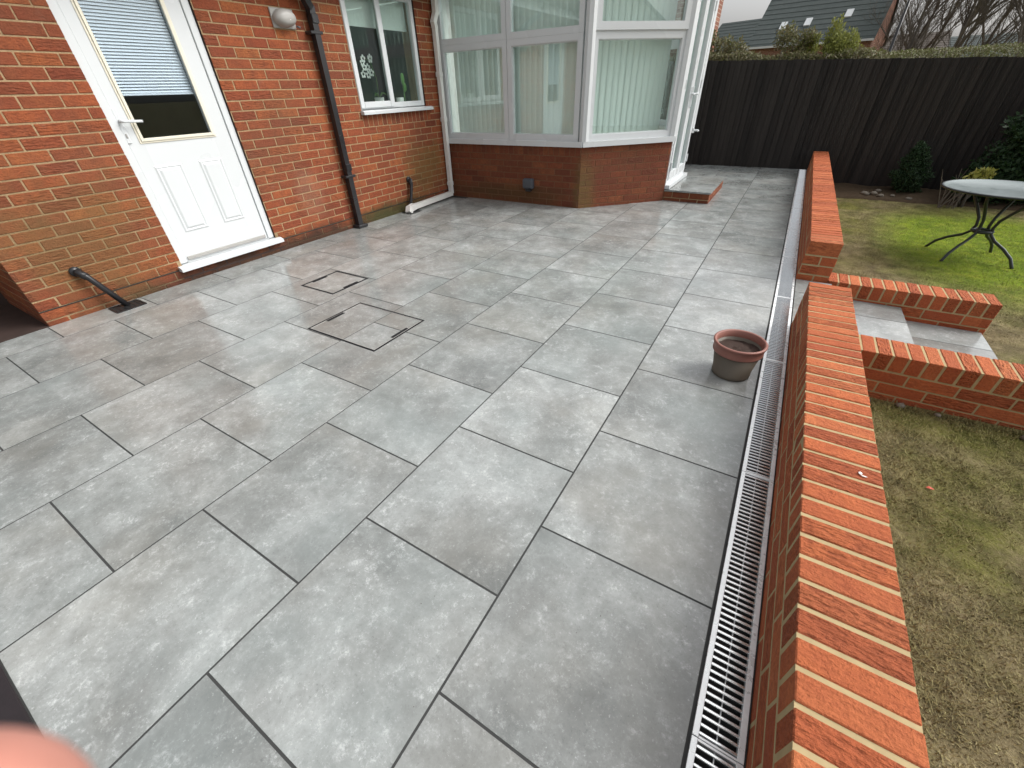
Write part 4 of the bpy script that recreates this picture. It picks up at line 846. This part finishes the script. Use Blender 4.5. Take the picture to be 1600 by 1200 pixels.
bush('lime_shrub', 'small lime-yellow shrub in front of the dark evergreen behind the table', (2.1, 8.4, -0.25), [(2.1, 8.4, 0.12, 0.1, 0.1, 0.13), (2.03, 8.4, 0.04, 0.08, 0.08, 0.06), (2.17, 8.38, 0.18, 0.07, 0.07, 0.07)], 420, 0.06, M_YELLOW, up=0.6)
tw = MB()
for k in range(16):
    b = Vector((1.95+random.uniform(-0.12, 0.12), 8.35+random.uniform(-0.1, 0.1), -0.25)); c = b+Vector((random.uniform(-0.2, 0.2), random.uniform(-0.1, 0.1), random.uniform(0.2, 0.5)))
    tw.tube([b, (b+c)/2+Vector((random.uniform(-0.06, 0.06), 0, 0.05)), c], [0.006, 0.005, 0.002], 5)
solo('bare_shrub', tw, M_TWIG, 'small bare twiggy shrub beside the lime shrub behind the table', 'shrub', (1.95, 8.35, -0.25))
# soil border along the fence
def soil_z(x, y): return -0.235+0.05*max(0, min(1, (y-8.45)/0.5))+0.02*mn.noise((x*4, y*4, 2))+0.012*mn.noise((x*14, y*14, 5)) - (0.06 if y < 8.5 else 0)
tag(grid_sheet('soil_border', list(np.arange(0.345, 4.6, 0.05)), list(np.arange(8.4, 9.42, 0.05)), soil_z, M_SOIL), kind='structure')
for k in range(9):
    x, y = random.uniform(0.6, 2.2), random.uniform(8.42, 8.9); r = random.uniform(0.02, 0.045)
    solo('stone', MB().blob((x, y, soil_z(x, y)+r*0.3), (r*1.3, r, r*0.7), 0.15, 9, 6, k), M_STONE, 'small pale stone lying on the soil border by the fence', 'stone', (x, y, soil_z(x, y)), True, 'stones on the soil border')
for k, (x, y) in enumerate(((0.42, 2.54), (0.5, 2.55), (0.62, 2.53), (0.47, 2.5), (0.95, 2.54), (1.3, 2.5), (0.78, 2.55))):
    r = random.uniform(0.012, 0.024); z = lawn_z(x, y)
    solo('mortar_crumb', MB().blob((x, y, z+r*0.4), (r*1.2, r, r*0.7), 0.2, 8, 5, 40+k), M_STONE, 'crumb of mortar on the mud under the step side wall', 'rubble', (x, y, z), True, 'mortar crumbs below the side wall')

# grass blades (uncountable)
def blades(name, n, x0, x1, y0, y1, h, dens, label):
    P = np.empty((n, 3)); P[:, 0] = RNG.uniform(x0, x1, n); P[:, 1] = RNG.uniform(y0, y1, n)
    keep = np.array([mn.noise((p[0]*2.3, p[1]*2.3, 7))*0.9+mn.noise((p[0]*9, p[1]*9, 4))*0.6+random.uniform(-0.7, 0.7) > dens(p) for p in P])
    keep &= ~((P[:, 1] > 2.56) & (P[:, 1] < 3.93) & (P[:, 0] < 2.62)) | ((P[:, 1] > 3.7) & (P[:, 0] > 1.37) & (P[:, 1] < 3.93))
    P = P[keep]; n = len(P)
    P[:, 2] = [lawn_z(x, y)-0.002 for x, y, _ in P]
    a = RNG.uniform(0, 2*math.pi, n); hh = h*RNG.uniform(0.4, 1.3, n); lean = RNG.uniform(0.3, 1.6, n)*hh
    tip = P+np.stack([np.cos(a)*lean, np.sin(a)*lean, hh], 1); sd_ = np.stack([-np.sin(a), np.cos(a), 0*a], 1)*(0.0014+0.001*RNG.uniform(0, 1, n))[:, None]
    V = np.stack([P-sd_, P+sd_, tip], 1).reshape(-1, 3); F = np.arange(3*n).reshape(-1, 3)
    o = link(bpy.data.objects.new(name, np_mesh(name, V, F, M_BLADE, (0, 0, 0)))); return tag(o, label, 'grass', None, 'stuff')
blades('grass', 230000, 0.36, 2.2, -0.2, 2.55, 0.015, lambda p: 0.05, 'thin mossy grass on the muddy patch beside the wall')
def dfar(p): return -0.9 if ((p[0]-1.95)/1.2)**2+((p[1]-6.3)/2.1)**2 < 1 else 0.0
blades('grass', 130000, 0.36, 3.6, 3.7, 8.45, 0.014, dfar, 'short green grass of the lawn round the garden table')
blades('grass_tuft', 5200, 0.346, 0.385, -0.2, 2.56, 0.026, lambda p: 0.25, 'ragged grass growing against the foot of the low brick wall')
blades('grass_tuft', 3600, 0.36, 2.3, 2.535, 2.56, 0.024, lambda p: 0.3, 'ragged grass growing against the foot of the step side wall')
gt = MB()
for k in range(420):
    x, y = random.uniform(-4.4, -0.02), random.uniform(-0.3, 7.5)
    if y > 5.1 and x < -1.4: continue
    r = random.uniform(0.0008, 0.0022); a = random.uniform(0, 6.28)
    gt.add([(x+r*math.cos(a), y+r*math.sin(a), 0.0004), (x+r*math.cos(a+2.1), y+r*math.sin(a+2.1), 0.0004), (x+r*math.cos(a+4.2), y+r*math.sin(a+4.2), 0.0004), (x, y, r)], [(0, 1, 3), (1, 2, 3), (2, 0, 3)])
tag(gt.build('grit', M_SOIL), 'fine dark grit scattered over the grey slabs', 'grit', None, 'stuff')
# bits lying about
lz = lawn_z(0.66, 1.42)
x, y = 0.815, 1.855; z = lawn_z(x, y)+0.006
solo('fallen_leaf', MB().add([(x-0.016, y, z), (x-0.004, y+0.01, z+0.006), (x+0.017, y+0.002, z+0.002), (x+0.006, y-0.01, z+0.007), (x, y, z+0.003)], [(0, 4, 1), (1, 4, 2), (2, 4, 3), (3, 4, 0)]), M_LEAFR, 'small red fallen leaf on the muddy grass', 'leaf', (x, y, z))
solo('bird_dropping', MB().blob((0.282, 1.085, ZT+0.0035), (0.005, 0.007, 0.0008), 0.25, 9, 6, 3).blob((0.292, 1.075, ZT+0.003), (0.008, 0.003, 0.0007), 0.25, 9, 6, 4), M_DROP, 'small white bird dropping on the orange brick coping', 'dropping', (0.275, 1.03, ZT), True)
solo('dark_patch', MB().box(-1.815, -0.95, -1.15, -0.5995, 0.001, 0.012, 0.003), M_PATCH, 'unidentified near-black patch lying against the slab edge close to the fingertip', 'mat', (-1.4, -0.88, 0))  # unidentified dark patch, built as a thin near-black box

# ------------------------------------------------------------------ beyond the fence
def far_house(name, label, cx, cy, rz, wd, dp_, eave, ridge, wm, rm, wins=(), sky_=(), chim=None, zb=-0.35):
    t = thing(name, label, 'house', (cx, cy, zb)); t.rotation_euler = (0, 0, rz)
    def lb(mb, nm, mat, par=None):
        o = link(bpy.data.objects.new(nm, mb.mesh(nm, mat))); o.parent = par or t; return o
    e_, r_ = eave-zb, ridge-zb; h = wd/2; d = dp_/2
    m = MB(); m.add([(-h, -d, 0), (h, -d, 0), (h, d, 0), (-h, d, 0), (-h, -d, e_), (h, -d, e_), (h, d, e_), (-h, d, e_), (-h, 0, r_), (h, 0, r_)],
                    [(0, 1, 5, 4), (2, 3, 7, 6), (1, 2, 6, 9, 5), (3, 0, 4, 8, 7)]); lb(m, 'wall', wm)
    sl_ = (r_-e_)/d; o_ = 0.3; th_ = 0.14
    rf_ = MB()
    for s in (-1, 1):
        a_ = [(-h-0.12, s*(d+o_), e_-sl_*o_+0.02), (h+0.12, s*(d+o_), e_-sl_*o_+0.02), (h+0.12, 0, r_+0.02), (-h-0.12, 0, r_+0.02)]
        rf_.add(a_+[(x, y, z+th_) for x, y, z in a_], [(3, 2, 1, 0), (4, 5, 6, 7), (0, 1, 5, 4), (1, 2, 6, 5), (2, 3, 7, 6), (3, 0, 4, 7)])
    ro = lb(rf_, 'roof', rm)
    k = 0; y = d+o_-0.12
    cr = MB()                                                        # tile courses as low steps
    while y > 0.2:
        z = e_+(d-y)*sl_+0.02+th_
        cr.box(-h-0.121, h+0.121, -y-0.02, -y+0.02, z-0.01, z+0.012); y -= 0.33
    tag(lb(cr, 'tile_course', rm, ro), kind='stuff')
    g = MB().box(-h-0.1, h+0.1, -d-o_-0.1, -d-o_-0.002, e_-sl_*o_+0.02, e_-sl_*o_+0.13); lb(g, 'gutter', M_WHITE)
    for (x0, x1, z0, z1) in wins:
        f = lb(MB().box(x0, x1, -d-0.04, -d+0.02, z0, z1), 'window', M_WHITE); lb(MB().box(x0+0.08, x1-0.08, -d-0.05, -d-0.041, z0+0.08, z1-0.08), 'pane', M_DARKROOM, f)
    for (x, yy, sw, shh) in sky_:
        zc_ = e_+(d-yy)*sl_+0.02+th_; an = math.atan(sl_); M_ = Matrix.Translation((x, -yy, zc_)) @ Matrix.Rotation(an, 4, 'X')
        f = lb(MB().box(-sw/2, sw/2, -shh/2, shh/2, -0.02, 0.07, 0, M_), 'skylight', M_WHITE, ro)
        M2 = Matrix.Translation((x, -yy, zc_)) @ Matrix.Rotation(an, 4, 'X')
    if chim:
        x, y, ww, ht = chim; lb(MB().box(x-ww/2, x+ww/2, y-ww/2, y+ww/2, e_, ht-zb), 'chimney', wm)
    return t
far_house('bungalow', 'brick bungalow with a big grey roof and three skylights beyond the fence', -0.7, 43.2, math.radians(-9), 6.9, 8.0, 3.25, 6.6, M_FARB, M_ROOFG,
          wins=((-2.6, -1.4, 1.2, 2.4), (0.2, 1.6, 1.2, 2.4), (2.2, 3.0, 0.6, 2.6)), sky_=((-1.9, 3.1, 0.36, 0.6), (-0.5, 3.0, 0.36, 0.6), (1.6, 2.7, 0.36, 0.6)))
far_house('cottage', 'smaller grey roofed house beyond the fence left of the big roof', -7.0, 55.0, math.radians(-20), 5.2, 6.0, 3.5, 5.7, M_FARB, M_ROOFG, wins=((-1.6, -0.6, 1.2, 2.4), (0.6, 1.6, 1.2, 2.4)))
far_house('hazy_house', 'dim brown roofed house behind the bare trees, next to the lamp post', 6.0, 58.0, math.radians(-6), 5.0, 7.0, 2.3, 4.0, M_FARB2, M_ROOFB, wins=((-1.6, -0.5, 1.2, 2.4), (0.6, 1.7, 1.2, 2.4)))
far_house('hazy_house', 'dim grey roofed house behind the thickest bare trees', 11.2, 60.0, math.radians(4), 5.5, 7.0, 2.2, 3.7, M_FARB2, M_ROOFG, wins=((-1.6, -0.5, 1.2, 2.4), (0.6, 1.7, 1.2, 2.4)))
far_house('gabled_house', 'pale gabled house mirrored in the angled conservatory pane', 19.5, -1.6, math.radians(-10), 8.0, 6.2, 2.6, 5.0, M_RENDER, M_ROOFB, wins=((-1, 0.5, 1, 2.2),))
nb = thing('neighbour_house', 'tall red brick side of the neighbouring house past the conservatory doors', 'house', (-5.2, 12.3, -0.35))
MB().box(-7.8, -2.64, 10.7, 14.0, -0.35, 5.0).build('wall', M_FARB, nb)
MB().add([(-8.0, 10.5, 5.0), (-2.4, 10.5, 5.0), (-2.4, 14.2, 5.0), (-8.0, 14.2, 5.0), (-8.0, 12.35, 7.0), (-2.4, 12.35, 7.0)], [(0, 1, 5, 4), (2, 3, 4, 5), (1, 2, 5), (3, 0, 4), (3, 2, 1, 0)]).build('roof', M_ROOFB, nb)
lp = thing('street_lamp', 'black street lamp post in front of the bare trees beyond the fence', 'street lamp', (2.42, 30, -0.35))
MB().tube([(2.42, 30, -0.35), (2.42, 30, 1.0), (2.40, 30, 4.15)], [0.09, 0.07, 0.05], 10).build('post', M_BLACK, lp, True)
MB().lathe([(0.0, 0.0), (0.1, 0.02), (0.2, 0.25), (0.22, 0.27), (0.06, 0.42), (0, 0.44)], (2.40, 30, 4.1), 12).build('lamp_head', M_BLACK, lp, True)
def bare_tree(label, x, y, h, seed, lean=0.0):
    r = random.Random(seed); base = Vector((x, y, -0.35)); t = thing('bare_tree', label, 'tree', base, 'bare winter trees beyond the fence')
    tk, cr = MB(), MB()
    def grow(p, d, ln, rad, lev):
        pts = [p]; n = 4 if lev < 4 else 2
        for i in range(n): d = (d+Vector((r.uniform(-.13, .13), r.uniform(-.13, .13), r.uniform(-.02, .1)))).normalized(); pts.append(pts[-1]+d*ln/n)
        rs = [rad*(1-0.5*i/n) for i in range(n+1)]
        (tk if lev == 0 else cr).tube(pts, rs, 7 if lev == 0 else (5 if lev < 3 else 3), False)
        if lev >= 5: return
        k = (6, 6, 5, 4, 3)[lev]
        for i in range(k):
            q = pts[1+int((n-0.01)*((i+r.random())/k)) if lev else 1+int(3.9*((i+r.random())/k))]
            nd = (d*0.75+Vector((r.uniform(-.75, .75), r.uniform(-.75, .75), r.uniform(0.0, .6)))).normalized()
            grow(q, nd, ln*r.uniform(0.5, 0.72), rad*r.uniform(0.42, 0.56), lev+1)
    grow(base, Vector((lean, 0, 1)), h*0.5, h*0.013, 0)
    tk.build('trunk', M_BARK, t, True); tag(cr.build('crown', M_TWIG, t), kind='stuff')
for i, (x, y, h) in enumerate(((3.3, 46, 9.5), (4.6, 44, 10.0), (5.9, 47, 10.5), (3.9, 38, 8.5), (5.4, 36, 9.5), (6.8, 40, 10), (7.6, 34, 9), (9.2, 37, 10), (10.6, 34, 9.5), (12.2, 38, 10.5), (8.4, 44, 11), (13.8, 36, 10))):
    bare_tree('leafless tree with many fine twigs behind the clipped hedge', x, y, h, 50+i, random.uniform(-0.05, 0.08))

# ------------------------------------------------------------------ the hand whose fingertip covers a corner of the lens
def cam_pt(x, y, z): return CAM+R_*x+U_*y+F_*z
def skin_chain(name, mat, chains, parent, off):
    vs, es, rs = [], [], []
    for ch_ in chains:
        k = len(vs)
        for i, (p, r) in enumerate(ch_):
            if i == 0 and vs:
                j = min(range(len(vs)), key=lambda q: (Vector(vs[q])-Vector(p)).length)
                if (Vector(vs[j])-Vector(p)).length < 1e-4: prev = j; continue
            vs.append(tuple(p)); rs.append(r)
            if i > 0: es.append((prev, len(vs)-1))
            prev = len(vs)-1
    me = bpy.data.meshes.new(name); me.from_pydata([tuple(Vector(v)-Vector(off)) for v in vs], es, []); me.materials.append(mat)
    o = link(bpy.data.objects.new(name, me)); o.parent = parent
    sk = o.modifiers.new('skin', 'SKIN'); sk.use_smooth_shade = True
    for i, d in enumerate(me.skin_vertices[0].data): d.radius = (rs[i], rs[i]); d.use_root = (i == 0)
    sb = o.modifiers.new('sub', 'SUBSURF'); sb.levels = 3; sb.render_levels = 3
    return o
tip = cam_pt(-0.0408, -0.0328, 0.0375)
hb = cam_pt(-0.10, -0.12, -0.06)
hand = thing('person', 'hand of the person taking the picture, pink fingertip reaching past the lens', 'person', hb)
H = lambda x, y, z: cam_pt(x, y, z)
wrist, palm0, palm1 = H(-0.10, -0.17, -0.10), H(-0.098, -0.135, -0.075), H(-0.092, -0.105, -0.045)
chains = [[(H(-0.106, -0.22, -0.135), 0.034), (wrist, 0.034), (palm0, 0.036), (palm1, 0.034)]]
chains.append([(palm1, 0.03), (H(-0.082, -0.083, -0.012), 0.0105), (H(-0.070, -0.065, 0.012), 0.0095), (H(-0.0525, -0.0475, 0.028), 0.0125), (tip, 0.0128)])       # index finger
for k, (dx, dz, ln) in enumerate(((-0.022, -0.012, 1.0), (-0.042, -0.024, 0.92), (-0.06, -0.04, 0.74))):
    b = palm1
    chains.append([(b, 0.03), (H(-0.088+dx*0.7, -0.078, -0.03+dz*0.5), 0.0105), (H(-0.075+dx, -0.05, -0.012*ln+dz), 0.0095), (H(-0.062+dx, -0.033, -0.02+dz), 0.0085), (H(-0.052+dx, -0.036, -0.036+dz), 0.0075)])
chains.append([(palm0, 0.03), (H(-0.065, -0.12, -0.075), 0.013), (H(-0.045, -0.1, -0.07), 0.011), (H(-0.035, -0.078, -0.062), 0.0095)])                                      # thumb
skin_chain('hand', M_SKIN, chains, hand, hb)
skin_chain('sleeve', M_SLEEVE, [[(H(-0.101, -0.182, -0.108), 0.036), (H(-0.11, -0.27, -0.17), 0.045), (H(-0.13, -0.4, -0.26), 0.055), (H(-0.12, -0.42, -0.5), 0.065)]], hand, hb)
